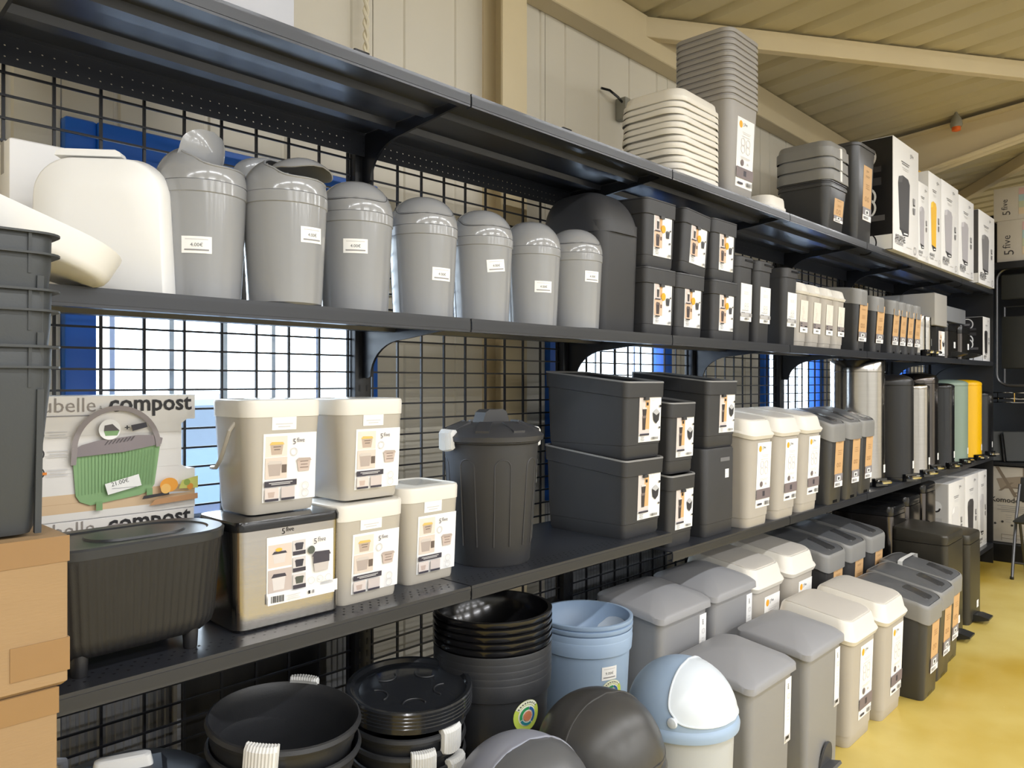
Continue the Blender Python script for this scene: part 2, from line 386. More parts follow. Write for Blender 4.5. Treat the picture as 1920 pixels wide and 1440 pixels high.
def d_beige(w, h, Rb):
    p = Print(w, h, WH, Rb)
    p.disc(0.20, 0.905, w * 0.10, OR).logo(0.34, 0.885, h * 0.075, (90, 88, 88)); p.lines(0.3, 0.80, 0.5, 2, 0.022, 0.35, LG)
    for i in range(2):
        for j in range(2): p.disc(0.36 + 0.3 * i, 0.66 - 0.1 * j, w * 0.12, LG, w * 0.10)
    p.lines(0.25, 0.74, 0.5, 1, 0.02, 0.3, LG)
    p.disc(0.34, 0.36, w * 0.09, BR).text(0.66, 0.345, h * 0.038, '25L', BR, 0.01, 0, None, True); p.lines(0.2, 0.44, 0.6, 2, 0.02, 0.3, LG)
    p.rect(0, 0.13, 1, 0.155, (128, 116, 118)).rect(0.42, 0.17, 0.16, 0.08, DK).rect(0.1, 0.04, 0.3, 0.03, DK).barcode(0.6, 0.03, 0.28, 0.06); return p
def d_beige_s(w, h, Rb):
    p = Print(w, h, (238, 232, 220), Rb); p.logo(0.4, 0.90, h * 0.055, LG)
    for j in range(3): p.disc(0.35 + 0.1 * (j % 2), 0.76 - 0.13 * j, w * 0.09, (222, 216, 204), w * 0.07)
    p.lines(0.2, 0.42, 0.6, 2, 0.03, 0.3, LG).rect(0, 0.16, 1, 0.17, (150, 140, 138)).rect(0.1, 0.26, 0.18, 0.04, DK).rect(0.1, 0.19, 0.18, 0.04, DK)
    p.rect(0.6, 0.17, 0.34, 0.04, K).rect(0, 0, 1, 0.16, WH).barcode(0.35, 0.06, 0.28, 0.05); return p
def d_kraft(w, h, Rb):
    p = Print(w, h, (214, 172, 122), Rb); p.logo(0.34, 0.88, h * 0.07, (110, 84, 60)); p.lines(0.25, 0.82, 0.5, 2, 0.02, 0.35, (150, 116, 80))
    p.rect(0.42, 0.86, 0.42, 0.11, WH) if w < 0.112 else None
    for i in range(2): p.disc(0.34 + 0.28 * i, 0.40, w * 0.10, (160, 122, 84), w * 0.08)
    p.lines(0.3, 0.66, 0.45, 3, 0.035, 0.25, (180, 142, 100))
    p.rect(0, 0.0, 1, 0.24, (146, 142, 146)).rect(0, 0, 1, 0.10, WH).rect(0.3, 0.115, 0.42, 0.085, WH).rect(0.42, 0.13, 0.18, 0.05, K).barcode(0.1, 0.025, 0.5, 0.05, GR); return p
def d_slim(w, h, Rb):
    p = Print(w, h, WH, Rb); p.logo(0.36, 0.86, h * 0.07, LG); p.lines(0.25, 0.78, 0.5, 3, 0.03, 0.3, LG)
    for i in range(2):
        for j in range(2): p.disc(0.42 + 0.22 * i, 0.44 - 0.08 * j, w * 0.08, LG, w * 0.06)
    p.lines(0.1, 0.28, 0.6, 1, 0.03, 0.3, GR).rect(0, 0.12, 1, 0.095, (196, 194, 194)).rect(0.04, 0.215, 0.35, 0.015, K).rect(0.44, 0.215, 0.5, 0.012, GR).rect(0.74, 0.13, 0.2, 0.07, GR)
    p.barcode(0.36, 0.035, 0.3, 0.06); return p
def d_strip(w, h, Rb):
    p = Print(w, h, WH, Rb); p.lines(0.4, 0.9, 0.2, 5, 0.018, 0.5, K).lines(0.35, 0.6, 0.3, 6, 0.05, 0.2, LG).disc(0.55, 0.72, w * 0.2, LG, w * 0.15)
    p.rect(0.1, 0.02, 0.8, 0.1, LG).rect(0.15, 0.06, 0.5, 0.05, K); return p
def d_eco(w, h, Rb):
    p = Print(w, h, None, Rb); r = w / 2; p.layer = 2
    p.disc(0.5, 0.5, r, (196, 214, 90), r * 0.66).disc(0.5, 0.5, r * 0.66, (240, 238, 224)).disc(0.5, 0.5, r * 0.99, (236, 236, 214), r * 0.70, 20, R(35), R(150))
    for k in range(9):
        a = R(38 + k * 13); p.disc(0.5 + 0.42 * math.cos(a), 0.5 + 0.42 * math.sin(a), r * 0.055, (70, 84, 50), 0, 6)
    p.disc(0.5, 0.5, r * 0.58, (40, 96, 158), r * 0.42, 14, R(-50), R(75)).disc(0.5, 0.5, r * 0.58, (40, 150, 90), r * 0.40, 14, R(80), R(200)).disc(0.5, 0.5, r * 0.58, (40, 130, 140), r * 0.42, 14, R(205), R(300))
    p.disc(0.5, 0.5, r * 0.33, (206, 130, 92), 0, 9); return p
def bin_picture(p, u, v, w, h, col, dark=(40, 38, 40)):
    p.poly([(u + w * 0.14, v + h * 0.06), (u + w * 0.9, v + h * 0.04), (u + w, v + h * 0.9), (u + w * 0.86, v + h * 0.98), (u + w * 0.4, v + h), (u + w * 0.06, v + h * 0.95), (u, v + h * 0.84)], col)
    p.poly([(u + w * 0.0, v + h * 0.84), (u + w * 0.06, v + h * 0.95), (u + w * 0.4, v + h * 1.0), (u + w * 0.34, v + h * 0.88)], tuple(min(255, c + 26) for c in col))
    p.poly([(u + w * 0.1, v + h * 0.1), (u + w * 0.9, v + h * 0.07), (u + w * 0.86, v), (u + w * 0.4, v - h * 0.02), (u + w * 0.3, v + h * 0.03)], dark)
    p.poly([(u + w * 0.46, v + h * 0.01), (u + w * 0.82, v + h * 0.02), (u + w * 0.8, v + h * 0.04), (u + w * 0.48, v + h * 0.035)], WH)
def d_pedalfront(w, h, Rb, col=(60, 58, 60)):
    p = Print(w, h, None); bin_picture(p, 0.18, 0.16, 0.46, 0.54, col)
    p.logo(0.66, 0.90, h * 0.055, (70, 66, 70)); p.lines(0.30, 0.82, 0.32, 2, 0.018, 0.4, (110, 106, 110)).lines(0.34, 0.77, 0.26, 2, 0.016, 0.3, LG)
    p.bin(0.76, 0.48, 0.09, 0.06, GR).bin(0.76, 0.39, 0.09, 0.06, (130, 128, 130)).rect(0.77, 0.47, 0.07, 0.012, K)
    p.text(0.06, 0.085, h * 0.05, 'ARIANE', (52, 50, 54), 0.012, 0, 0.38); p.text(0.06, 0.05, h * 0.034, 'Poubelle', (90, 86, 90), 0, 0, 0.3); p.lines(0.5, 0.055, 0.2, 1, 0.012, 0.5, LG)
    p.disc(0.84, 0.05, w * 0.05, GR, w * 0.04); return p
def d_pedalside(w, h, Rb):
    p = Print(w, h, None)
    for v, c in ((0.84, LG), (0.48, WH), (0.38, WH)):
        p.disc(0.62, v, w * 0.16, c).disc(0.62, v, w * 0.13, K).bin(0.54, v - 0.03, 0.16, 0.045, (120, 118, 118))
    p.rect(0.45, 0.70, 0.4, 0.05, (58, 56, 58)).rect(0.45, 0.58, 0.4, 0.07, (58, 56, 58)).rect(0.7, 0.26, 0.2, 0.05, (90, 88, 90)).rect(0.1, 0.285, 0.55, 0.005, GR)
    p.rect(0, 0, 1, 0.13, WH).disc(0.62, 0.065, w * 0.17, K, w * 0.15).text(0.62, 0.045, h * 0.055, '6B', K, 0.01, 0, None, True); return p
def d_whiteside(w, h, Rb):
    p = Print(w, h, None); p.rect(0, 0, 1, 1, (206, 204, 202)); p.rect(0.05, 0.0, 0.62, 0.78, (246, 245, 238)).disc(0.36, 0.78, w * 0.31, (246, 245, 238), 0, 28, sy=0.5)
    p.disc(0.36, 0.76, w * 0.31, (216, 214, 206), w * 0.295, 28, PI, 2 * PI, 0.5); p.disc(0.8, 0.72, w * 0.1, (238, 238, 238)).disc(0.8, 0.70, w * 0.08, K, w * 0.05, 14, PI, 2 * PI)
    p.rect(0.72, 0.42, 0.18, 0.16, (190, 188, 188)).rect(0.7, 0.26, 0.16, 0.1, (66, 64, 66)); return p
def d_compost(w, h, Rb):
    p = Print(w, h, None); bg = (236, 232, 226)
    p.rect(0, 0.79, 1, 0.21, bg).rect(0, 0.345, 0.915, 0.445, bg).rect(0, 0.0, 1, 0.345, bg)
    p.rect(0, 0.06, 1, 0.15, (222, 192, 154)).rect(0, 0.135, 1, 0.003, (200, 164, 124))
    for i in range(3): p.rect(0.0, 0.38 + 0.15 * i, 0.90, 0.003, (226, 222, 216))
    p.text(0.015, 0.875, 1, 'poubelle', (150, 142, 136), -0.006, 0, 0.40); p.text(0.435, 0.875, h * 0.07, 'à', (150, 142, 136)); p.text(0.488, 0.875, 1, 'compost', (40, 38, 40), 0.02, 0, 0.49)
    p.lines(0.08, 0.84, 0.34, 1, 0.03, 0.3, GR)
    for i in range(3): p.disc(0.115, 0.70 - 0.15 * i, w * 0.035, K, w * 0.028); p.lines(0.165, 0.715 - 0.15 * i, 0.1, 3, 0.022, 0.3, LG)
    p.rect(0.10, 0.385, 0.06, 0.02, (240, 140, 40))
    T = lambda q: [(0.125 + u * 0.86, v * 1.02) for u, v in q]
    p.poly(T([(0.21, 0.19), (0.235, 0.14), (0.30, 0.105), (0.62, 0.15), (0.69, 0.18), (0.72, 0.23), (0.76, 0.57), (0.50, 0.52), (0.19, 0.50)]), (138, 176, 122))
    for i in range(24): p.poly(T([(0.225 + i * 0.0205, 0.19 + 0.002 * i), (0.231 + i * 0.0205, 0.19 + 0.002 * i), (0.225 + i * 0.0218, 0.495 + 0.002 * i), (0.219 + i * 0.0218, 0.495 + 0.002 * i)]), (122, 160, 108))
    p.poly(T([(0.33, 0.13), (0.37, 0.135), (0.37, 0.06), (0.33, 0.06)]), (128, 166, 112)).poly(T([(0.66, 0.2), (0.70, 0.2), (0.70, 0.14), (0.66, 0.14)]), (128, 166, 112))
    p.poly(T([(0.18, 0.50), (0.19, 0.56), (0.24, 0.595), (0.34, 0.625), (0.60, 0.655), (0.70, 0.65), (0.77, 0.62), (0.76, 0.57), (0.5, 0.52)]), (140, 130, 132))
    for i in range(8): p.poly(T([(0.38 + 0.024 * i, 0.585 + 0.004 * i), (0.388 + 0.024 * i, 0.585 + 0.004 * i), (0.412 + 0.024 * i, 0.62 + 0.004 * i), (0.402 + 0.024 * i, 0.62 + 0.004 * i)]), (84, 78, 80))
    p.disc(0.125 + 0.466 * 0.86, 0.57, w * 0.248, (150, 141, 140), w * 0.218, 28, R(2), R(178), 1.0)
    p.poly(T([(0.172, 0.44), (0.205, 0.44), (0.215, 0.57), (0.178, 0.57)]), (150, 141, 140)).poly(T([(0.72, 0.55), (0.75, 0.55), (0.756, 0.60), (0.722, 0.60)]), (150, 141, 140))
    p.disc(0.48, 0.725, w * 0.06, WH).poly(T([(0.385, 0.66), (0.46, 0.66), (0.475, 0.70), (0.375, 0.70)]), (130, 168, 114)).poly(T([(0.375, 0.70), (0.475, 0.70), (0.43, 0.755), (0.38, 0.745)]), (96, 90, 92))
    p.rect(0.562, 0.733, 0.028, 0.008, K).rect(0.572, 0.720, 0.008, 0.034, K).poly(T([(0.56, 0.69), (0.66, 0.72), (0.65, 0.76), (0.55, 0.74)]), (58, 56, 66))
    p.poly(T([(0.38, 0.27), (0.40, 0.18), (0.62, 0.235), (0.60, 0.33)]), (246, 245, 240)).text(0.49, 0.25, h * 0.05, '21.00€', (60, 60, 60), 0, R(12)).lines(0.49, 0.23, 0.14, 1, 0.01, 0.4, GR)
    p.poly([(0.70, 0.055), (1.0, 0.075), (1.0, 0.125), (0.74, 0.105)], (196, 148, 104)).poly([(0.66, 0.118), (0.82, 0.135), (0.82, 0.16), (0.67, 0.145)], (52, 50, 54)).poly([(0.82, 0.14), (0.97, 0.142), (0.82, 0.16)], (190, 190, 192))
    p.disc(0.82, 0.22, w * 0.055, (244, 166, 60), 0, 20, sy=0.8).disc(0.80, 0.19, w * 0.03, (248, 196, 110)).poly([(0.88, 0.18), (1.0, 0.17), (1.0, 0.28), (0.9, 0.25)], (206, 206, 110)).disc(0.95, 0.19, w * 0.02, (226, 150, 60)).disc(0.93, 0.23, w * 0.02, (150, 170, 80))
    p.text(0.05, 0.02, h * 0.055, 'DA', (62, 66, 150), 0.02); return p
def d_chairbox(w, h, Rb):
    p = Print(w, h, None); c = (126, 112, 96); X = lambda q: [(0.1 + a * 0.5, b) for a, b in q]
    p.poly(X([(0.10, 0.70), (0.95, 0.82), (0.62, 0.90), (0.02, 0.84)]), (148, 134, 116))
    for q in ([(0.0, 1.0), (0.07, 1.0), (0.42, 0.62), (0.36, 0.60)], [(0.52, 1.0), (0.58, 1.0), (0.56, 0.86), (0.52, 0.86)], [(0.30, 0.80), (0.36, 0.80), (0.12, 0.68), (0.06, 0.68)], [(0.62, 0.84), (0.69, 0.85), (0.98, 0.66), (0.92, 0.65)], [(0.62, 0.82), (0.68, 0.82), (0.50, 0.71), (0.45, 0.72)], [(0.18, 0.735), (0.52, 0.745), (0.52, 0.725), (0.18, 0.715)], [(0.32, 0.67), (0.86, 0.70), (0.86, 0.68), (0.32, 0.65)]): p.poly(X(q), c)
    p.text(0.06, 0.53, 1, 'Komodo 4 pers.', (50, 46, 44), 0.02, 0, 0.5); p.lines(0.12, 0.48, 0.36, 4, 0.025, 0.25, GR)
    for x, y in ((0.1, 0.24), (0.17, 0.27), (0.26, 0.23)): p.disc(x, y, w * 0.012, (60, 56, 54))
    p.rect(0.16, 0.10, 0.36, 0.004, c).rect(0.16, 0.02, 0.004, 0.09, c).rect(0.3, 0.02, 0.004, 0.09, c).rect(0.16, 0.05, 0.36, 0.004, c)
    for x in (0.2, 0.32, 0.42): p.lines(x, 0.36, 0.06, 4, 0.03, 0.12, GR)
    return p
def d_carton(w, h, Rb):
    p = Print(w, h, None); p.logo(0.2, 0.16, h * 0.30, (60, 56, 56), R(90)); p.text(0.52, 0.2, h * 0.09, 'www.5five.com', (80, 76, 76), 0, R(90))
    for i, c in enumerate(((206, 168, 166), (168, 190, 190), (186, 190, 160), (214, 192, 160))): p.rect(0.30, 0.74 - 0.2 * i, 0.14, 0.2, c)
    return p
DES = dict(price=d_price, tag=d_tag, bucket=d_bucket, steel=d_steel, stack=d_stack, beige=d_beige, beige_s=d_beige_s, kraft=d_kraft, slim=d_slim, strip=d_strip, eco=d_eco, pedalfront=d_pedalfront, pedalside=d_pedalside, whiteside=d_whiteside, compost=d_compost, chairbox=d_chairbox, carton=d_carton)
PR = {}
def print_obj(parent, design, w, h, M, Rb=None, name='sticker', **kw):
    key = (design, round(w, 4), round(h, 4), Rb, repr(kw))
    if key not in PR:
        p = DES[design](w, h, Rb, **kw); o = p.mb.build(name, p.mats, parent); PR[key] = o.data
    else: o = link(name, PR[key], parent)
    o.matrix_local = M
    return o
def frame(pos, xa, ya):
    x = Vector(xa).normalized(); y = Vector(ya).normalized(); z = x.cross(y); m = Matrix((x, y, z)).transposed().to_4x4(); m.translation = Vector(pos)
    return m
def front(parent, design, w, h, x, z, hb, ht, H0, H1, roll=0.0, **kw):
    # on the sloping front (-Y) of a tapered body whose half depth goes from hb at H0 to ht at H1
    t = (ht - hb) / (H1 - H0); y = -(hb + t * (z - H0)) - 0.0008; th = math.atan(t)
    M = frame((x, y, z), (1, 0, 0), (0, -math.sin(th), math.cos(th))) @ Matrix.Rotation(roll, 4, 'Z')
    return print_obj(parent, design, w, h, M, None, **kw)
def curved(parent, design, w, h, az, z, rb, rt, H0, H1, roll=0.0, **kw):
    # on a tapered round body; az = angle from -Y towards +X
    t = (rt - rb) / (H1 - H0); r = rb + t * (z - H0) + 0.001; th = math.atan(t)
    n = Vector((math.sin(az), -math.cos(az), 0)); xa = Vector((math.cos(az), math.sin(az), 0)); ya = n * math.sin(th) + Vector((0, 0, math.cos(th)))
    return print_obj(parent, design, w, h, frame(n * r + Vector((0, 0, z)), xa, ya) @ Matrix.Rotation(roll, 4, 'Z'), round(r, 3), **kw)

# ------------------------------------------------------------------ dome patches (flaps)
def sq(c, e=0.6): return math.copysign(abs(c) ** e, c)
def dome_pt(a, b, dom, k):
    # a,b in [-1,1]: a along the swing axis (X), b from low to high over the front
    th = PI / 2 - a * dom['tm']; ph = dom['p0'] + (b + 1) / 2 * (dom['p1'] - dom['p0'])
    x, y, z = math.cos(th), -math.sin(th) * math.cos(ph), math.sin(th) * math.sin(ph)
    az = math.atan2(y, x); c = max(0.0, 1 - z * z) ** (0.5 * dom.get('pw', 1.0))
    return (dom['rx'] * k * c * math.cos(az), dom['ry'] * k * c * math.sin(az), dom['rz'] * k * z)
def patch(dom, k0, k1, n=36, nr=7, grow=1.0):
    mb = MB(); RS = []
    def rg(rho, k):
        return [dome_pt(rho * sq(math.cos(2 * PI * i / n)) * grow, rho * sq(math.sin(2 * PI * i / n)) * grow, dom, k) for i in range(n)]
    ks = [0.05 + 0.95 * i / nr for i in range(nr + 1)]
    RS = [rg(r_, k0) for r_ in ks] + [rg(r_, k1) for r_ in reversed(ks)]
    mb.rings([r_[::-1] for r_ in RS]); return mb
def dome_shell(dom, hole=False, n=72, m=18):
    mb = MB(); vs = []; fs = []; pw = dom.get('pw', 1.0)
    for j in range(m + 1):
        e = PI / 2 * j / m
        for i in range(n):
            a = 2 * PI * i / n; vs.append((dom['rx'] * math.cos(e) ** pw * math.cos(a), dom['ry'] * math.cos(e) ** pw * math.sin(a), dom['rz'] * math.sin(e)))
    for j in range(m):
        for i in range(n):
            q = [j * n + i, j * n + (i + 1) % n, (j + 1) * n + (i + 1) % n, (j + 1) * n + i]
            if hole:
                c = [sum(vs[t][k] for t in q) / 4 for k in range(3)]
                az_ = math.atan2(c[1] / dom['ry'], c[0] / dom['rx']); z = min(1, c[2] / dom['rz']); ce = math.sqrt(1 - z * z); x, y = ce * math.cos(az_), -ce * math.sin(az_)
                th = math.acos(max(-1, min(1, x))); ph = math.atan2(z, y)
                a = (PI / 2 - th) / dom['tm']; b = (ph - dom['p0']) / (dom['p1'] - dom['p0']) * 2 - 1
                if abs(a) ** (2 / 0.6) + abs(b) ** (2 / 0.6) < 0.97: continue
            fs.append(q)
    mb.add(vs, fs); return mb

# ------------------------------------------------------------------ product builders (base centre at the origin, front = -Y)
SW = dict(rx=0.0925, ry=0.0925, rz=0.085, tm=R(50), p0=R(22), p1=R(98), pw=0.85)
def swing_bin(state, az, zs, roll):
    t = thing('swing_bin'); H = 0.226
    MB().lathe([(0.074, 0), (0.080, 0.004), (0.0905, H - 0.012), (0.0925, H - 0.010), (0.093, H + 0.012), (0.0920, H + 0.0135), (0.0885, H + 0.0135), (0.078, 0.01)], 48).build('body', GREYSW, t)
    lid = dome_shell(SW, state != 'closed')
    if state != 'closed':
        lid.tube([dome_pt(sq(math.cos(2 * PI * i / 40)), sq(math.sin(2 * PI * i / 40)), SW, 1.0) for i in range(40)], 0.0026, 6, True)
    lo = lid.build('lid', GREYSW, t, 50); lo.location = (0, 0, H + 0.014)
    fl = patch(SW, 1.010 if state == 'closed' else 1.012, 0.985).build('flap', GREYSW, t, 50); fl.location = (0, 0, H + 0.014)
    if state == 'closed':
        sm = MB().tube([dome_pt(1.06 * sq(math.cos(2 * PI * i / 48)), 1.06 * sq(math.sin(2 * PI * i / 48)), SW, 1.0) for i in range(48)], 0.0014, 5, True).build('flap_gap_shade', mat('seam_shadow_grey', (84, 85, 88), 0.5), t); sm.location = (0, 0, H + 0.014)  # thin dark bead drawn as the shade in the flap seam
    if state != 'closed':
        c = Vector(dome_pt(0, 0.95 if state == 'wide' else 0.1, SW, 0.97)); base = Vector((0, 0, H + 0.014))
        fl.matrix_local = Matrix.Translation(base + c + Vector({'up': (0, 0.018, -0.020), 'tall': (0, 0.02, 0.018), 'wide': (0, -0.006, -0.022)}[state])) @ Matrix.Rotation(R(-26 if state == 'wide' else 84), 4, 'X') @ Matrix.Translation(-c)
    if zs: curved(t, 'price', 0.058, 0.034, az, zs, 0.080, 0.0905, 0, H, roll, name='price_label')
    return t
def rim_bin_mesh(w, d, h, mb=None):
    # open box bin with a broad rim band that dips to the front
    slope = 0.02 if h > 0.27 else 0.005; hw, hd = w / 2, d / 2; zf = lambda x, y, z: z + (slope * (y / hd - 0.6) if z > h - 0.0545 else 0)
    return (MB() if mb is None else mb).loft([(0, hw * 0.87, hd * 0.88, 0.02), (0.010, hw * 0.895, hd * 0.90, 0.018), (h * 0.16, hw * 0.90, hd * 0.91, 0.018), (h * 0.165, hw * 0.91, hd * 0.92, 0.018),
        (h - 0.054, hw * 0.945, hd * 0.955, 0.02), (h - 0.052, hw * 0.985, hd * 0.985, 0.022), (h - 0.003, hw, hd, 0.024), (h, hw - 0.004, hd - 0.004, 0.02), (h - 0.006, hw * 0.93, hd * 0.94, 0.02), (0.02, hw * 0.79, hd * 0.83, 0.02)], 5, True, True, zf)
def stack_bin(w, d, h, sw, sh, sx, sz, dot):
    t = thing('stacking_bin'); rim_bin_mesh(w, d, h).build('body', BLACKP, t)
    hd = d / 2; hw = w / 2; sl = 0.02 if h > 0.27 else 0.005
    zf = lambda x, y, z: z + sl * (y / hd) - sl * 0.6
    MB().loft([(h - 0.002, hw + 0.001, hd + 0.001, 0.024), (h + 0.003, hw, hd, 0.024), (h + 0.003, hw - 0.007, hd - 0.007, 0.02), (h - 0.004, hw - 0.007, hd - 0.007, 0.02)], 5, False, False, zf).build('carry_handle', GREYLID if h > 0.25 else BLACKR, t)
    MB().box(-0.012, 0.012, -hd - 0.002, -hd + 0.01, h - 0.062 - sl * 1.6, h - 0.054 - sl * 1.5).build('handle_clip', BLACKR, t)
    front(t, 'stack', sw, sh, sx, sz, hd * 0.92, hd * 0.955, h * 0.165, h - 0.054 - sl * 1.6, dot=dot)
    return t
def big_swing_bin(w, d, h):
    t = thing('swing_lid_bin'); hw, hd = w / 2, d / 2; hb = h - 0.15
    MB().loft([(0, hw * 0.84, hd * 0.84, 0.03), (0.008, hw * 0.86, hd * 0.86, 0.035), (hb, hw * 0.95, hd * 0.95, 0.045), (hb - 0.01, hw * 0.9, hd * 0.9, 0.04)], 5).build('body', BLACKP, t)
    lid = MB()
    RS = []
    for k in range(13):
        e = PI / 2 * k / 12; c = math.cos(e) ** 0.62; zz = 0.145 * math.sin(e)
        RS.append([(x * max(c, 0.02), y * max(c, 0.02) + 0.02 * math.sin(e), hb - 0.025 + zz + (0.0 if k else -0.012)) for x, y in ring(hw, hd, 0.07, 6)])
    RS.insert(0, [(x * 0.985, y * 0.985, hb - 0.037) for x, y in ring(hw, hd, 0.07, 6)])
    lid.rings(RS); lid.build('lid', BLACKP, t, 50)
    return t
def slim_bin(w, d, h):
    t = thing('slim_bin'); hw, hd = w / 2, d / 2
    MB().loft([(0, hw * 0.82, hd * 0.86, 0.02), (0.006, hw * 0.84, hd * 0.88, 0.025), (h - 0.04, hw * 0.95, hd * 0.95, 0.03), (h - 0.04, hw * 0.8, hd * 0.8, 0.03)], 5).build('body', BLACKP, t)
    MB().loft([(h - 0.044, hw * 0.98, hd * 0.98, 0.03), (h - 0.004, hw, hd, 0.034), (h, hw * 0.97, hd * 0.97, 0.032), (h, hw * 0.88, hd * 0.93, 0.03), (h - 0.03, hw * 0.84, hd * 0.9, 0.03)], 5, False, True).build('rim', BLACKR, t)
    MB().box(-0.02, hw * 0.86, -hd - 0.0015, -hd + 0.004, h - 0.02, h - 0.012).build('rim_slot', BLACKG, t)
    front(t, 'slim', w * 0.64, h * 0.44, w * 0.08, h * 0.47, hd * 0.88, hd * 0.95, 0, h)
    return t
def arch(hd, df, db):
    return lambda y: -df * ((1 - max(-1.05, min(1, y / hd))) / 2) ** 2.2 - db * max(0, (y / hd - 0.5) / 0.5) ** 2
def beige_bin(w, d, h, small, sw, sh, sx, sz):
    # flange lid with a raised arched top and an inset flap
    t = thing('lidded_bin'); hw, hd = w / 2, d / 2; hb = h - h * 0.12
    ar = arch(hd, h * 0.095, h * 0.03); zf = lambda x, y, z: z + ar(y)
    q = h * 0.12; zb = lambda x, y, z: zf(x, y, z) if z > hb - 0.02 else z
    MB().loft([(0, hw * 0.74, hd * 0.78, 0.03), (0.005, hw * 0.76, hd * 0.8, 0.035), (h * 0.085, hw * 0.775, hd * 0.815, 0.035), (h * 0.087, hw * 0.79, hd * 0.83, 0.035), (hb - h * 0.14, hw * 0.905, hd * 0.908, 0.045), (hb, hw * 0.92, hd * 0.92, 0.045), (hb, hw * 0.85, hd * 0.85, 0.04)], 6, True, True, zb).build('body', BEIGE, t)
    MB().loft([(hb - q * 0.12, hw * 0.955, hd * 0.955, 0.05), (hb + q * 0.18, hw * 1.0, hd * 1.0, 0.055), (hb + q * 0.26, hw * 0.985, hd * 0.985, 0.055), (hb + q * 0.32, hw * 0.94, hd * 0.945, 0.05), (hb + q * 1.05, hw * 0.87, hd * 0.89, 0.05), (hb + q * 1.16, hw * 0.83, hd * 0.86, 0.05),
              (hb + q * 1.14, hw * 0.79, hd * 0.83, 0.045)] + [(hb + q * 1.12, hw * e, hd * e, 0.045 * e) for e in (0.65, 0.45, 0.25, 0.05)], 6, False, True, zf).build('lid', BEIGELID, t, 40)
    MB().loft([(hb + q * 1.10, hw * 0.79, hd * 0.82, 0.045), (hb + q * 1.19, hw * 0.785, hd * 0.815, 0.045), (hb + q * 1.205, hw * 0.76, hd * 0.79, 0.04)] + [(hb + q * 1.215, hw * e, hd * e * 1.03, 0.045 * e) for e in (0.68, 0.56, 0.44, 0.32, 0.2, 0.08)], 6, False, True, zf).build('flap', BEIGEFLAP, t, 40)
    front(t, 'beige_s' if small else 'beige', sw, sh, sx, sz, hd * 0.83, hd * 0.908, h * 0.087, hb - h * 0.14)
    return t
def dark_bin(w, d, h, style, sw, sh, sx, sz):
    # grey skirt lid, arched, with an inset darker flap and a push button
    t = thing('push_button_bin' if style != 'small' else 'narrow_lidded_bin'); hw, hd = w / 2, d / 2; hb = h - 0.05
    ar = arch(hd, 0.075 if style != 'small' else 0.03, 0.015); zf = lambda x, y, z: z + ar(y)
    zb = lambda x, y, z: zf(x, y, z) if z > hb - 0.02 else z
    MB().loft([(0, hw * 0.78, hd * 0.82, 0.025), (0.006, hw * 0.81, hd * 0.84, 0.03), (hb - 0.10, hw * 0.92, hd * 0.935, 0.035), (hb, hw * 0.93, hd * 0.945, 0.035), (hb, hw * 0.85, hd * 0.88, 0.03)], 5, True, True, zb).build('body', DKBODY, t)
    MB().loft([(hb - 0.035, hw * 0.985, hd * 0.985, 0.045), (hb + 0.035, hw, hd, 0.048), (hb + 0.047, hw * 0.985, hd * 0.99, 0.046), (hb + 0.051, hw * 0.955, hd * 0.97, 0.044), (hb + 0.051, hw * 0.925, hd * 0.95, 0.042), (hb + 0.045, hw * 0.915, hd * 0.945, 0.042)] + [(hb + 0.045, hw * e, hd * e, 0.042 * e) for e in (0.8, 0.6, 0.4, 0.2)], 6, False, True, zf).build('lid', GREYLID, t, 38)
    MB().loft([(hb + 0.043, hw * 0.90, hd * 0.935, 0.041), (hb + 0.0490, hw * 0.895, hd * 0.93, 0.041), (hb + 0.0505, hw * 0.87, hd * 0.91, 0.04)] + [(hb + 0.0505 + 0.003 * (1 - e), hw * e, hd * e, 0.042 * e) for e in (0.75, 0.6, 0.45, 0.3, 0.15, 0.04)], 6, False, True, zf).build('flap', DKFLAP, t, 38)
    if style != 'small':
        MB().loft([(hb + 0.048, hw * 0.30, hd * 0.33, 0.014), (hb + 0.0535, hw * 0.29, hd * 0.32, 0.014), (hb + 0.0545, hw * 0.26, hd * 0.30, 0.012), (hb + 0.0545, hw * 0.1, hd * 0.1, 0.006)], 5, False, True, lambda x, y, z: z + ar(y - hd * 0.50), 0, hw * 0.14, -hd * 0.50).build('push_button', DKBTN, t, 38)
    MB().box(-hw * 0.25, hw * 0.25, -hd * 0.845, -hd * 0.80, 0.006, 0.02).build('base_notch', BLACKG, t)
    front(t, 'kraft', sw, sh, sx, sz, hd * 0.84, hd * 0.935, 0.006, hb - 0.10)
    return t
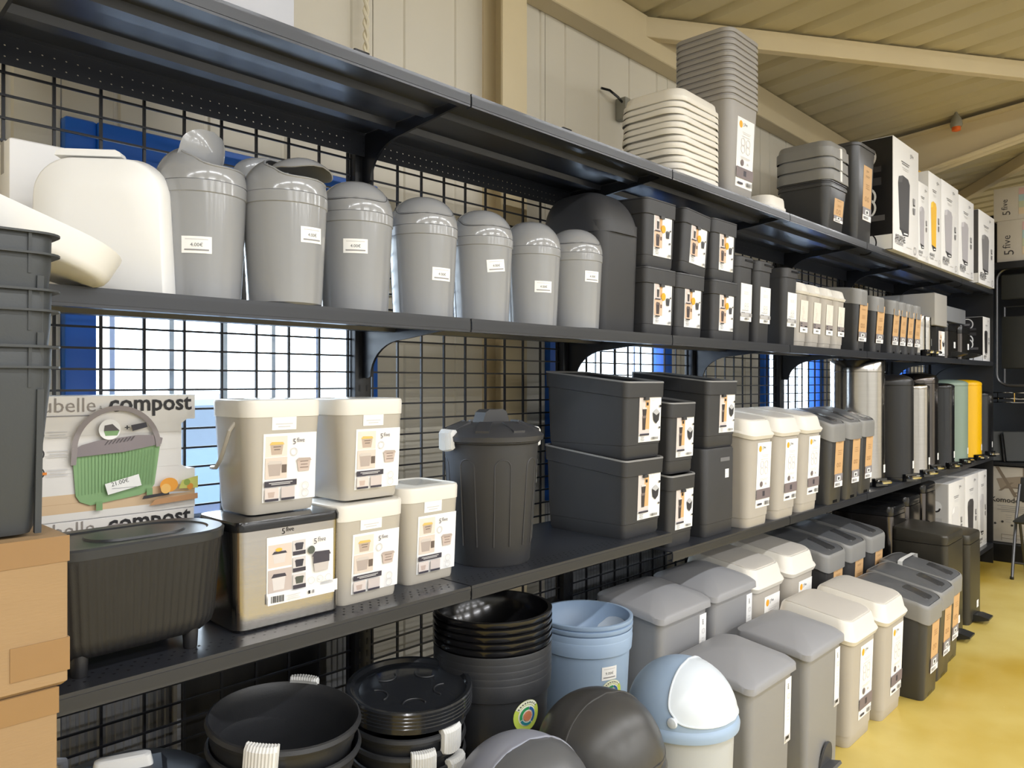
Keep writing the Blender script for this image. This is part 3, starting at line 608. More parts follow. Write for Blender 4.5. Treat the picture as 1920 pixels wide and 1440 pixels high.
def grey_pedal_bin(w, d, h):
    t = thing('pedal_bin'); hw, hd = w / 2, d / 2; hb = h - 0.035
    # uncut body; a dark arched plate paints the shade of a pedal recess
    def zf(x, y, z): return z - 0.044 * max(0, (-y / hd + 0.7) / 1.7) ** 2 - 0.016 * (x / hw) ** 2 - 0.006 * max(0, y / hd) ** 2
    zb = lambda x, y, z: zf(x, y, z) if z > hb - 0.04 else z
    MB().loft([(0, hw * 0.80, hd * 0.84, 0.02), (0.004, hw * 0.81, hd * 0.85, 0.025), (hb - 0.12, hw * 0.88, hd * 0.92, 0.03), (hb - 0.008, hw * 0.90, hd * 0.94, 0.03), (hb - 0.010, hw * 0.8, hd * 0.85, 0.03)], 5, True, True, zb).build('body', PEDGREY, t)
    n = 12; po = [(0.06 * math.cos(PI * i / n), 0.0 + 0.115 * math.sin(PI * i / n)) for i in range(n + 1)]
    rec = MB().prism(po, 'y', -0.004, 0.004).build('pedal_recess_shade', mat('shadow_grey_recess', (72, 72, 74), 0.6), t); rec.location = (0.02, -hd * 0.845, 0.003); rec.rotation_euler = (R(8), 0, 0)
    MB().prism([(-hd * 0.80, 0.012), (-hd * 0.80, 0.026), (-hd * 0.86 - 0.045, 0.040), (-hd * 0.86 - 0.050, 0.030)], 'x', -0.025, 0.065).build('pedal', mat('dark_grey_pedal', (84, 84, 86), 0.4), t)
    MB().loft([(hb - 0.004, hw * 0.90, hd * 0.93, 0.03), (hb - 0.010, hw * 0.97, hd * 1.0, 0.035), (hb - 0.008, hw * 1.0, hd * 1.04, 0.038), (hb + 0.013, hw * 0.998, hd * 1.038, 0.04)] + [(hb + 0.015 + 0.016 * (1 - q ** 2.4), hw * q, hd * q * 1.02, 0.05 * q) for q in (0.985, 0.95, 0.9, 0.84, 0.78, 0.7, 0.62, 0.54, 0.45, 0.36, 0.27, 0.18, 0.1, 0.03)], 7, True, True, zf, 0).build('lid', PEDLID, t, 50)
    front(t, 'strip', 0.05, h * 0.40, hw * 0.68, h * 0.585, hd * 0.85, hd * 0.922, 0, hb - 0.12, name='label_strip')
    return t
def box_pedal_bin(w, d, h, mk):
    m = {'olive': OLIVE, 'steel': DSTEEL, 'silver': STEEL}[mk]
    t = thing('rectangular_pedal_bin'); hw, hd = w / 2, d / 2; hb = h - 0.07
    MB().loft([(0.0, hw * 0.97, hd * 0.97, 0.03), (0.02, hw * 0.97, hd * 0.97, 0.03), (0.021, hw, hd, 0.035), (hb, hw, hd, 0.035)], 6).build('body', m, t)
    MB().loft([(hb + 0.003, hw * 0.985, hd * 0.985, 0.033), (hb + 0.02, hw * 0.995, hd * 0.995, 0.035), (hb + 0.058, hw * 1.0, hd * 1.0, 0.035), (hb + 0.068, hw * 0.97, hd * 0.97, 0.034), (hb + 0.070, hw * 0.9, hd * 0.9, 0.03)], 6, True, True, lambda x, y, z: z + (0.012 * y / hd if z > hb + 0.03 else 0)).build('lid', m if mk == 'olive' else BLACKG, t)
    MB().prism([(-hd * 0.9, 0.008), (-hd * 0.9, 0.05), (-hd - 0.03, 0.052), (-hd - 0.085, 0.040), (-hd - 0.085, 0.030), (-hd - 0.03, 0.014)], 'x', -0.055, 0.055).build('pedal', mat('matte_black_pedal', (40, 41, 42), 0.35), t)
    front(t, 'tag', 0.045, 0.045, hw * 0.35, 0.10, hd, hd, 0, 1, name='price_label')
    return t
def round_pedal_bin(r, h, mk, top):
    m = {'steel': STEEL, 'black': BLKEN, 'dark': DSTEEL, 'gloss': BLACKG, 'green': GREENB, 'yellow': YELB, 'matte': BLACKP}[mk]
    t = thing('round_pedal_bin'); dh = {'dome': r * 0.55, 'flat': 0.07, 'cap': r * 0.35}[top]; hb = h - dh
    MB().lathe([(r * 0.96, 0), (r * 0.98, 0.02), (r, 0.021), (r, hb)], 48).build('body', m, t)
    MB().lathe([(r * 1.0, 0), (r * 1.015, 0.004), (r * 1.015, 0.024), (r, 0.026)], 40, c0=False, c1=False).build('base_ring', BLACKG, t)
    if top == 'flat': P = [(r * 0.985, hb), (r * 1.005, hb + 0.003), (r * 1.005, hb + dh - 0.004), (r * 0.985, hb + dh), (r * 0.9, hb + dh - 0.004), (r * 0.4, hb + dh - 0.006)]
    else: P = [(r * 0.985, hb), (r * 1.01, hb + 0.003), (r * 1.01, hb + dh * 0.3)] + [(r * 1.01 * math.cos(PI / 2 * k / 10) ** 0.7, hb + dh * (0.3 + 0.7 * math.sin(PI / 2 * k / 10))) for k in range(1, 10)] + [(0.006, hb + dh)]
    MB().lathe(P, 48).build('lid', m, t, 40)
    MB().prism([(-r * 0.9, 0.004), (-r * 0.9, 0.045), (-r - 0.012, 0.048), (-r - 0.02, 0.004)], 'x', -0.05, 0.05).build('pedal_housing', BLACKG, t)
    MB().loft([(0.022, 0.045, 0.022, 0.018), (0.032, 0.048, 0.025, 0.02), (0.040, 0.040, 0.018, 0.015)], 4, cy=-r - 0.036).build('pedal', CHROME, t)
    curved(t, 'tag', 0.038, 0.046, R(24), 0.10, r, r, 0, 1, name='price_label')
    return t
def bucket(w, d, h, bail):
    t = thing('food_waste_bucket'); hw, hd = w / 2, d / 2; hb = h - 0.034
    MB().loft([(0, hw * 0.80, hd * 0.80, 0.02), (0.008, hw * 0.84, hd * 0.84, 0.028), (hb, hw * 0.965, hd * 0.965, 0.034), (hb, hw * 0.9, hd * 0.9, 0.03)], 6).build('body', BUCKET, t)
    MB().loft([(hb - 0.006, hw * 0.98, hd * 0.98, 0.036), (hb + 0.026, hw, hd, 0.04), (hb + 0.032, hw * 0.98, hd * 0.98, 0.038), (hb + 0.034, hw * 0.93, hd * 0.93, 0.034), (hb + 0.031, hw * 0.9, hd * 0.9, 0.03)], 6).build('lid', BUCKLID, t)
    if bail:
        x = -hw * 0.93
        MB().tube([(x, -hd * 0.35, hb - 0.018), (x - 0.012, -hd * 0.32, hb - 0.035), (x - 0.016, hd * 0.05, hb - 0.10), (x - 0.014, hd * 0.35, hb - 0.122), (x - 0.008, hd * 0.75, hb - 0.125)], 0.0048, 8).build('bail_handle', BUCKET, t)
    MB().loft([(h - 0.0005, hw * 0.5, hd * 0.6, 0.01), (h + 0.003, hw * 0.3, hd * 0.35, 0.008), (h + 0.001, hw * 0.1, hd * 0.1, 0.004)], 3, cx=hw * 0.2, cy=0.01).build('plastic_wrap', FILM, t)
    H = (hd * 0.84, hd * 0.965, 0.008, hb)
    front(t, 'bucket', w * 0.66, h * 0.60, 0.012, h * 0.40, *H)
    front(t, 'tag', w * 0.30, h * 0.12, -0.005, h * 0.79, *H, name='price_label')
    return t
def ribbed_compost_bin(w, d, h):
    t = thing('compost_bin'); hw, hd = w / 2, d / 2; n = 264; rr = hd * 0.86
    def outline(sx, sy, amp):
        base = ring(hw, hd, rr, n // 4 - 1); L = []
        for i, (x, y) in enumerate(base):
            k = 1 - amp * (0.5 + 0.5 * math.cos(2 * PI * i / 3.0)); L.append((x * sx * (1 - (1 - k) * hd / hw), y * sy * k))
        return L
    # resample evenly along the outline so that the flutes have one pitch
    def even(sx, sy, amp):
        P = [Vector((x * sx, y * sy)) for x, y in ring(hw, hd, rr, 24)]; P.append(P[0]); D = [0]
        for a, b in zip(P, P[1:]): D.append(D[-1] + (b - a).length)
        out = []; j = 0
        for i in range(n):
            s = D[-1] * i / n
            while D[j + 1] < s: j += 1
            q = P[j].lerp(P[j + 1], (s - D[j]) / max(1e-9, D[j + 1] - D[j])); nn = Vector((q.x / hw ** 2, q.y / hd ** 2)).normalized()
            q = q - nn * amp * (0.5 - 0.5 * math.cos(2 * PI * i / 4)); out.append((q.x, q.y))
        return out
    RS = []
    for z, s, sx, amp in ((0.028, 0.60, 0.66, 0.0), (0.033, 0.74, 0.80, 0.0008), (0.045, 0.83, 0.875, 0.0014), (0.065, 0.87, 0.905, 0.0018), (h - 0.03, 0.96, 0.97, 0.0018), (h - 0.022, 0.965, 0.972, 0.0), (h - 0.018, 0.965, 0.972, 0.0)):
        RS.append([(x, y, z) for x, y in even(sx, s, amp)])
    MB().rings(RS).build('body', BLACKM, t, 60)
    MB().loft([(h - 0.02, hw * 0.99, hd * 0.99, rr), (h - 0.004, hw * 1.0, hd * 1.0, rr), (h, hw * 0.98, hd * 0.97, rr), (h - 0.001, hw * 0.86, hd * 0.78, rr), (h - 0.004, hw * 0.84, hd * 0.75, rr), (h - 0.0035, hw * 0.4, hd * 0.4, rr)], 14).build('lid', mat('charcoal_lid', (52, 54, 57), 0.38, 0, 0.05, 8, 0.1, 600), t)
    MB().loft([(h - 0.0045, hw * 0.5, hd * 0.52, hd * 0.5), (h + 0.0005, hw * 0.49, hd * 0.5, hd * 0.5), (h + 0.001, hw * 0.3, hd * 0.3, hd * 0.3)], 10, cx=hw * 0.12).build('lid_cover', mat('charcoal_lid', (52, 54, 57)), t)
    for sx in (-1, 1):
        for sy in (-1, 1):
            MB().lathe([(0.0125, 0), (0.0135, 0.003), (0.016, 0.05), (0.012, 0.06)], 16, (sx * hw * 0.54, sy * hd * 0.62)).build('foot', BLACKM, t)
    return t
def steel_caddy(w, d, h):
    t = thing('steel_caddy'); hw, hd = w / 2, d / 2
    MB().loft([(0.0, hw * 0.93, hd * 0.93, 0.02), (0.006, hw * 0.95, hd * 0.95, 0.025)], 6).build('base', BLACKG, t)
    MB().loft([(0.006, hw * 0.955, hd * 0.955, 0.028), (h - 0.022, hw * 0.985, hd * 0.985, 0.03)], 7).build('body', STEEL, t)
    MB().loft([(h - 0.022, hw * 0.99, hd * 0.99, 0.03), (h - 0.010, hw, hd, 0.032), (h - 0.001, hw * 0.97, hd * 0.97, 0.03), (h, hw * 0.8, hd * 0.8, 0.03)], 7).build('lid', BLACKG, t)
    H = (hd * 0.955, hd * 0.985, 0.006, h - 0.022)
    front(t, 'steel', w * 0.62, h * 0.62, 0.022, h * 0.52, *H)
    front(t, 'tag', w * 0.17, h * 0.11, hw * 0.70, h * 0.27, *H, name='price_label')
    p = Print(0.05, 0.03, None); p.logo(0, 0.3, 0.018, (60, 56, 58)); o = p.mb.build('logo_print', p.mats, t); o.matrix_local = frame((0.0, -hd * 0.983 - 0.001, h * 0.87), (1, 0, 0), (0, 0, 1))
    return t
def grip_mesh(r, z, az, wdt=0.42, th=0.012, hgt=0.05):
    # ribbed hand grip wrapped over a can's rim
    mb = MB(); n = 22; RS = []
    for i in range(n + 1):
        a = az - wdt / 2 + wdt * i / n; e = math.sin(PI * i / n) ** 0.35; rib = 0.0016 * (i % 2); hh = hgt * (0.75 + 0.25 * e)
        pr = [(-0.008, 0.006 + rib), (-0.004, 0.012 + rib), (th * e, 0.012 + rib), (th * e + 0.006 + rib, 0.004), (th * e + 0.006 + rib, -hh), (th * e, -hh - 0.004), (0.003, -hh + 0.006), (0.003, -0.002), (-0.004, -0.002)]
        RS.append([((r + q) * math.sin(a), -(r + q) * math.cos(a), z + zz) for q, zz in pr])
    mb.rings(RS); return mb
def open_can(r, h, a1, a2, rot=0):
    t = thing('dustbin')
    MB().lathe([(r * 0.74, 0), (r * 0.77, 0.008), (r * 0.93, h - 0.05), (r * 0.95, h - 0.045), (r * 0.965, h - 0.02), (r * 1.01, h - 0.016), (r * 1.03, h - 0.008), (r * 1.01, h), (r * 0.985, h + 0.002), (r * 0.955, h - 0.006), (r * 0.93, h - 0.03), (r * 0.745, 0.012)], 56).build('body', CANK, t)
    for a in (a1, a2): grip_mesh(r * 1.0, h + 0.001, a).build('grip', GRIP, t)
    return t
def can_lid(r):
    t = thing('round_cover'); mb = MB()
    mb.lathe([(r * 1.0, 0), (r * 1.04, 0.003), (r * 1.05, 0.016), (r * 1.03, 0.020), (r * 0.97, 0.019), (r * 0.93, 0.010), (r * 0.86, 0.006), (r * 0.82, 0.007), (r * 0.4, 0.007)], 56, c0=False)
    mb.build('rim_plate', mat('translucent_black_lid', (36, 38, 42), 0.14, 0, 0.08, 30, 0.1, 300, 0.3), t)
    for k in range(5):
        a = 2 * PI * k / 5 + 0.4; c = (r * 0.60 * math.cos(a), r * 0.60 * math.sin(a))
        MB().tube([(c[0] + r * 0.19 * math.cos(a + PI + q), c[1] + r * 0.19 * math.sin(a + PI + q), 0.0085) for q in [R(-75 + 15 * i) for i in range(11)]], 0.002, 6).build('moulded_rib', CANK, t)
    return t
def closed_can():
    t = thing('dustbin'); r, h = 0.150, 0.375
    def flute(r_, a, z):
        return r_
    MB().lathe([(0.114, 0), (0.118, 0.006), (0.143, h - 0.02), (0.149, h - 0.015), (0.150, h), (0.13, h)], 56).build('body', BLACKP, t)
    for k in range(8):
        a = 2 * PI * k / 8 + 0.25; pts = []
        for i in range(9): pts.append((-0.024 + 0.048 * 0, 0))
        L = [(-1, 0.06)] + [(-1, h - 0.085)] + [(-math.cos(PI * i / 8), h - 0.085 + 0.024 * math.sin(PI * i / 8)) for i in range(1, 8)] + [(1, h - 0.085), (1, 0.06)]
        P = []
        for u, z in L:
            rr = 0.1185 + (0.143 - 0.1185) * z / h + 0.0005; aa = a + u * 0.024 / rr; P.append((rr * math.sin(aa), -rr * math.cos(aa), z))
        MB().tube(P, 0.0022, 6).build('raised_arch', BLACKR, t)
    MB().lathe([(0.149, h - 0.012), (0.158, h - 0.010), (0.160, h + 0.004), (0.152, h + 0.010), (0.130, h + 0.028), (0.09, h + 0.040), (0.03, h + 0.044)], 56).build('lid', BLACKR, t)
    MB().prism([(-0.062, 0.0), (-0.045, 0.042), (-0.03, 0.050), (0.03, 0.050), (0.045, 0.042), (0.062, 0.0)][::-1], 'y', -0.022, 0.022).build('lid_handle', BLACKR, t).location = (0, 0, h + 0.030)
    for k in range(8):
        a = 2 * PI * k / 8 + 0.6; MB().prism([(0.080, h + 0.026), (0.143, h + 0.006), (0.145, h + 0.022), (0.088, h + 0.046)], 'y', -0.02, 0.02).build('lid_buttress', BLACKR, t).rotation_euler = (0, 0, a)
    for a in (R(-102), R(78)): grip_mesh(0.151, h + 0.010, a, 0.46, 0.013, 0.046).build('grip', GRIP, t)
    curved(t, 'slim', 0.04, 0.082, R(47), h * 0.70, 0.119, 0.144, 0, h)
    return t
def bowl_profile(r, d, n=12):
    return [((r * 0.80) * math.cos(PI / 2 * k / n) + r * 0.18 * (1 - math.sin(PI / 2 * k / n)), -d * math.sin(PI / 2 * k / n)) for k in range(n)]
def upturned_dome(r, mk, inside):
    m = {'black': BLACKG, 'blue': BLUEP}[mk]
    t = thing('upturned_dome_lid'); P = bowl_profile(r, r * 0.95)
    outer = [(max(a, 0.004), z) for a, z in reversed(P)]
    MB().lathe([(0.004, -r * 0.95)] + outer + [(r * 0.985, 0.002), (r * 1.02, 0.002), (r * 1.03, 0.006), (r * 1.03, 0.0145), (r * 1.0, 0.016), (r * 0.96, 0.015)] + [(max(a - 0.003, 0.003), z + 0.001) for a, z in P] + [(0.003, -r * 0.95 + 0.003)], 56).build('shell', m, t, 40)
    if inside:
        dom = dict(rx=r * 0.955, ry=r * 0.9, rz=-r * 0.90, tm=R(62), p0=R(8), p1=R(88))
        q = patch(dom, 0.985, 0.955).build('flap', {'black': BLACKG, 'blue': BLUEL}[mk], t, 50)
    return t
def nest_bin(r, h, mk):
    m = {'black': CANK, 'blue': BLUEP}[mk]
    t = thing('dome_bin_body')
    MB().lathe([(r * 0.80, 0), (r * 0.82, 0.006), (r * 0.955, h - 0.05), (r * 1.0, h - 0.046), (r * 1.02, h - 0.004), (r * 1.01, h), (r * 0.985, h - 0.002), (r * 0.95, h - 0.03), (r * 0.80, 0.012)], 56).build('shell', m, t)
    return t
def dome_bin(r, h, mk):
    body, dome, flap = {'black': (CANK, DOMEK, DOMEK), 'blue': (PEDGREY, BLUEP, BLUEL), 'grey': (PEDGREY, DOMEG, DKFLAP)}[mk]
    if mk == 'blue': body = mat('light_grey_bin_body', (190, 194, 198), 0.4, 0, 0.03, 8)
    t = thing('dome_lid_bin')
    MB().lathe([(r * 0.80, 0), (r * 0.82, 0.006), (r * 0.95, h), (r * 0.9, h)], 56).build('body', body, t)
    MB().lathe([(r * 0.97, h - 0.02), (r * 1.04, h - 0.018), (r * 1.05, h - 0.004), (r * 1.03, h + 0.006), (r * 1.0, h + 0.012)], 56).build('collar', dome, t)
    dom = dict(rx=r, ry=r, rz=r * 1.0, tm=R(66), p0=R(7), p1=R(82))
    d = dome_shell(dom).build('dome', dome, t, 40); d.location = (0, 0, h + 0.006)
    f = patch(dom, 1.022, 0.99).build('flap', flap, t, 50); f.location = (0, 0, h + 0.006)
    mb = MB().tube([Vector(dome_pt(sq(math.cos(2 * PI * i / 60)), sq(math.sin(2 * PI * i / 60)), dom, 1.016)) for i in range(60)], 0.003, 6, True)
    o = mb.build('flap_edge', DOMEG if mk == 'grey' else flap, t); o.location = (0, 0, h + 0.006)
    for s in (-1, 1):
        p = MB().lathe([(0.013, 0), (0.015, 0.004), (0.013, 0.010), (0.006, 0.012)], 14).build('pivot_button', flap, t); p.location = (s * r * 0.93, -r * 0.28, h + 0.035); p.rotation_euler = (0, R(90) * s, 0)
    return t
def product_box(w, d, h, side, frontd, hole, seam):
    # carton with separately printed faces
    t = thing('product_box'); hw, hd = w / 2, d / 2
    if hole:
        k = 0.085 * w
        out = [(-hw, 0), (hw, 0), (hw, h * 0.345), (hw - k * 0.55, h * 0.345), (hw - k, h * 0.385), (hw - k, h * 0.75), (hw - k * 0.55, h * 0.79), (hw, h * 0.79), (hw, h), (-hw, h)]
        MB().prism(out, 'y', -hd, hd).build('carton', BOXW, t, 20)
        MB().loft([(0.004, hw - k - 0.03, hd - 0.01, 0.01), (h - 0.004, hw - k - 0.03, hd - 0.01, 0.01)], 2).build('inner_liner', BOXG, t)
    else:
        MB().box(-hw, hw, -hd, hd, 0, h, 0, 0.0012).build('carton', BOXW, t)
    if seam:
        MB().box(-hw * 0.98, hw * 0.98, -0.004, 0.004, h - 0.0003, h + 0.0012).build('top_seam', BOXG, t)
    if side == 'black': MB().box(-hw - 0.001, -hw + 0.001, -hd * 0.985, hd * 0.985, h * 0.0, h * 0.995).build('side_panel', BOXK, t)
    if side in ('black', 'grey'):
        if side == 'grey': MB().box(-hw - 0.001, -hw + 0.001, -hd * 0.985, hd * 0.985, 0, h * 0.995).build('side_panel', mat('grey_printed_card', (88, 86, 86), 0.45), t)
        print_obj(t, 'pedalside', d * 0.98, h * 0.99, frame((-hw - 0.0013, 0, h / 2), (0, -1, 0), (0, 0, 1)), None, 'side_print')
    if side == 'white': print_obj(t, 'whiteside', d * 0.97, h * 0.98, frame((-hw - 0.0013, 0, h / 2), (0, -1, 0), (0, 0, 1)), None, 'side_print')
    if frontd:
        design, kw = frontd
        ww = w * (0.99 if not hole else 1.0); 
        if hole:
            p = print_obj(t, design, w * 0.995, h * 0.99, frame((0, -hd - 0.0006, h / 2), (1, 0, 0), (0, 0, 1)), None, 'front_print', **kw)
        else:
            print_obj(t, design, ww, h * 0.99, frame((0, -hd - 0.0006, h / 2), (1, 0, 0), (0, 0, 1)), None, 'front_print', **kw)
    return t
def plain_box(w, d, h, mk):
    m = {'grey': BOXG, 'white': BOXW, 'pale': mat('pale_grey_card', (206, 207, 212), 0.45), 'steel': mat('satin_grey_box', (150, 152, 156), 0.35, 0.3), 'dark': BOXK}[mk]
    t = thing('small_box'); MB().box(-w / 2, w / 2, -d / 2, d / 2, 0, h, 0, 0.003).build('carton', m, t)
    MB().box(-w / 2 - 0.0006, w / 2 + 0.0006, -0.012, 0.012, h * 0.8, h + 0.0006).build('closing_tape', FILM if mk != 'white' else BOXG, t)
    return t
def moving_carton(w, d, h):
    t = thing('cardboard_carton'); hw, hd = w / 2, d / 2
    MB().box(-hw, hw, -hd, hd, 0, h - 0.003, 0, 0.005).build('carton', CARD, t)
    for s in (-1, 1):
        MB().box(-hw, hw, (0.002 if s > 0 else -hd), (hd if s > 0 else -0.002), h - 0.003, h).build('top_flap', CARD, t)
    MB().box(-hw - 0.001, hw + 0.001, -0.025, 0.025, h, h + 0.001).build('packing_tape', TAPE, t)
    MB().box(hw - 0.07, hw + 0.0012, -hd - 0.0012, -hd + 0.03, 0.02, 0.065).build('packing_tape', TAPE, t)
    MB().box(-hw - 0.001, hw + 0.001, -hd - 0.001, -hd + 0.001, h - 0.035, h + 0.0005).build('packing_tape', TAPE, t)
    return t
def crate(w, d, h):
    t = thing('nesting_crate'); hw, hd = w / 2, d / 2
    MB().loft([(0, hw * 0.84, hd * 0.84, 0.02), (0.008, hw * 0.86, hd * 0.86, 0.025), (h - 0.05, hw * 0.95, hd * 0.95, 0.03), (h - 0.002, hw * 0.955, hd * 0.955, 0.03), (h, hw * 0.95, hd * 0.95, 0.03), (h - 0.05, hw * 0.935, hd * 0.935, 0.03), (0.012, hw * 0.83, hd * 0.83, 0.02)], 4).build('shell', CRATE, t)
    for z in (h - 0.002, h - 0.030):
        MB().loft([(z - 0.002, hw * 0.95, hd * 0.95, 0.03), (z - 0.002, hw * 1.0, hd * 1.0, 0.035), (z + 0.001, hw * 1.0, hd * 1.0, 0.035), (z + 0.001, hw * 0.95, hd * 0.95, 0.03)], 5, False, False).build('rim_flange', CRATE, t)
    for k in range(-4, 5):
        x = k * hw * 0.2
        MB().prism([(-hd * 0.975, h - 0.004), (-hd * 0.94, h - 0.004), (-hd * 0.93, h - 0.058), (-hd * 0.955, h - 0.058)], 'x', x - 0.002, x + 0.002).build('rim_web', CRATE, t)
    for x in (hw * 0.45, hw * 0.86, -hw * 0.45, -hw * 0.86, 0):
        a = MB().box(x - 0.004, x + 0.004, -0.004, 0.004, 0, h - 0.06).build('wall_rib', CRATE, t); a.location = (0, -hd * 0.84, 0.0); a.rotation_euler = (math.atan(hd * 0.11 / h), 0, 0)
    return t
def plastic_lid(w, h, d):
    # white tray-shaped lid with rounded shoulders and a hinge tab, standing on its straight edge; face = -Y
    t = thing('plastic_lid'); hw = w / 2; P = []
    r = hw * 0.62
    for x, z, a0, a1 in ((hw - r, h - r, 0, PI / 2), (-hw + r, h - r, PI / 2, PI)):
        for i in range(11):
            a = a0 + (a1 - a0) * i / 10; P.append((x + r * math.cos(a), z + r * math.sin(a)))
    out = [(-hw * 1.06, 0)] + [(hw * 1.06, 0)] + P
    c = Vector((0, h * 0.48)); RS = []
    for y, k in ((d, 1.0), (d, 1.035), (d - 0.006, 1.04), (d * 0.3, 0.99), (d * 0.06, 0.97), (0, 0.945), (0, 0.5)):
        RS.append([(c.x + (x - c.x) * k, y, max(0.0, c.y + (z - c.y) * k) if k >= 0.9 else c.y + (z - c.y) * k) for x, z in out])
    mb = MB(); mb.rings([q for q in RS]); mb.build('tray', WHITE, t, 45)
    MB().prism([(-0.062, 0), (0.062, 0), (0.058, 0.009), (0.050, 0.013), (-0.050, 0.013), (-0.058, 0.009)], 'y', d * 0.3, d * 0.9).build('hinge_tab', WHITE, t).location = (-0.022, 0, h * 1.012)
    return t
def tipped_tray(w, d, h):
    t = thing('white_tray'); hw, hd = w / 2, d / 2
    MB().loft([(0, hw * 0.90, hd * 0.82, 0.07), (0.005, hw * 0.94, hd * 0.89, 0.08), (0.016, hw * 0.965, hd * 0.94, 0.09), (h, hw, hd, 0.10), (h, hw - 0.012, hd - 0.012, 0.095), (h - 0.004, hw * 0.94, hd * 0.94, 0.09), (0.02, hw * 0.86, hd * 0.84, 0.07)], 8, True, True).build('shell', WHITE, t, 40)
    return t
def stacked_lid(w, d, h, mk):
    m = {'ivory': BEIGELID, 'grey': GREYLID}[mk]; t = thing('bin_lid'); hw, hd = w / 2, d / 2; lp = h * (0.36 if mk == 'ivory' else 0.60)
    MB().loft([(0, hw * 0.985, hd * 0.985, 0.06), (0.002, hw, hd, 0.065), (lp, hw * 0.995, hd * 0.995, 0.065), (lp + 0.002, hw * 0.955, hd * 0.955, 0.062), (h * 0.9, hw * 0.92, hd * 0.93, 0.06), (h, hw * 0.88, hd * 0.90, 0.055), (h, hw * 0.3, hd * 0.3, 0.03)], 7, False, True).build('skirt', m, t, 40)
    MB().loft([(h * 0.98, hw * 0.8, hd * 0.82, 0.05), (h + 0.002, hw * 0.79, hd * 0.81, 0.05), (h + 0.003, hw * 0.4, hd * 0.4, 0.03)], 6, False, True).build('flap', BEIGEFLAP if mk == 'ivory' else DKFLAP, t, 40)
    if mk == 'grey': MB().box(-0.012, 0.012, -hd * 1.006, -hd * 0.90, 0.006, h * 0.7).build('white_tape', WHITE, t)
    return t
def nested_body(w, d, h, mk, st):
    m = {'taupe': mat('taupe_plastic', (158, 154, 150), 0.42, 0, 0.03, 8), 'smoke': DKBODY}[mk]; t = thing('nested_bin'); hw, hd = w / 2, d / 2
    MB().loft([(0, hw * 0.78, hd * 0.80, 0.03), (0.005, hw * 0.80, hd * 0.82, 0.035), (h - 0.0175, hw * 0.955, hd * 0.955, 0.045), (h - 0.017, hw * 0.995, hd * 0.995, 0.05), (h - 0.003, hw, hd, 0.05), (h, hw * 0.985, hd * 0.985, 0.048), (h - 0.003, hw * 0.965, hd * 0.965, 0.046), (h - 0.03, hw * 0.94, hd * 0.94, 0.044), (0.01, hw * 0.785, hd * 0.805, 0.03)], 6).build('shell', m, t)
    if st == 'beige': front(t, 'beige', w * 0.52, h * 0.70, hw * 0.10, h * 0.47, hd * 0.82, hd * 0.955, 0, h)
    if st == 'kraft': front(t, 'kraft', w * 0.42, h * 0.56, hw * 0.16, h * 0.52, hd * 0.82, hd * 0.955, 0, h)
    return t

# ------------------------------------------------------------------ room
def roof_z(y): return 3.30 + 0.085 * (2.12 - y)
def parent_empty(name):
    o = bpy.data.objects.new(name, None); COL.objects.link(o); return structure(o)
fl = MB().box(-4, 11, -1.6, 2.32, -0.1, 0).build('floor', FLOORM); structure(fl)
structure(MB().box(-4, 11, -14, -1.6, -0.1, 0).build('floor', mat('unseen_floor_grey', (168, 166, 162), 0.5, 0, 0.1, 1.5)))  # unseen floor beyond the aisle, made grey to cut yellow reflections in the steel
wall = parent_empty('wall_back')
def cladding(x0, x1, z0, z1, m, name='cladding_panel', pitch=0.25, depth=0.007, wdt=0.02):
    P = [(x1 - 0.002, 2.26), (x0 + 0.002, 2.26), (x0 + 0.002, 2.2)]; x = x0 + pitch / 2
    while x < x1 - wdt:
        P += [(x, 2.2), (x + wdt * 0.25, 2.2 + depth), (x + wdt * 0.75, 2.2 + depth), (x + wdt, 2.2)]; x += pitch
    P += [(x1 - 0.002, 2.2)]
    MB().prism(P, 'z', z0, z1).build(name, m, wall, 20)
WIN = [(0.64, 1.62), (2.54, 3.53), (4.62, 5.58), (6.60, 7.58)]
solid = [(-4.0, -0.36), (-0.36, 0.64), (1.62, 2.54), (3.53, 4.62), (5.58, 6.60), (7.58, 8.6), (8.6, 11)]
for a, b in solid: cladding(a, b, 0, 3.36, CLADW)
for a, b in WIN:
    cladding(a, b, 2.18, 3.36, CLADW); cladding(a, b, 0, 0.98, CLADG, 'ribbed_sheet', 0.022, 0.004, 0.012)
for i, (a, b) in enumerate(WIN):
    w = parent_empty('window_%d' % (i + 1)); f = 0.075
    fr = MB()
    fr.box(a, a + f, 2.17, 2.25, 0.98, 2.18, 0, 0.004).box(b - f, b, 2.17, 2.25, 0.98, 2.18, 0, 0.004)
    fr.box(a + f, b - f, 2.16, 2.25, 2.05, 2.18, 0, 0.004).box(a + f, b - f, 2.17, 2.25, 0.98, 1.04, 0, 0.004)
    fr.build('window_frame', BLUEF, w)
    MB().box(a + f, b - f, 2.215, 2.221, 1.04, 2.05).build('pane', GLASS, w)
    g = MB().box(a + f, b - f, 2.30, 2.315, 1.10, 1.125).box(a + f, b - f, 2.30, 2.315, 1.98, 2.005); g.build('bar_rail', WHITE, w)
    n = 5
    for k in range(n):
        x = a + f + (b - a - 2 * f) * (k + 0.5) / n
        MB().box(x - 0.007, x + 0.007, 2.30, 2.312, 1.06, 2.05).build('window_bar', WHITE, w)
structure(MB().box(-4.1, -4.0, -14, 2.3, 0, 4.7).build('wall_left', mat('pale_shop_wall', (206, 206, 202), 0.6)))
structure(MB().box(11.0, 11.1, -14, 2.3, 0, 4.7).build('wall_right', CLADW))
structure(MB().box(-4, 11, -14.1, -14.0, 0, 4.8).build('wall_front', mat('pale_shop_wall', (206, 206, 202), 0.6)))
ceil = parent_empty('ceiling')
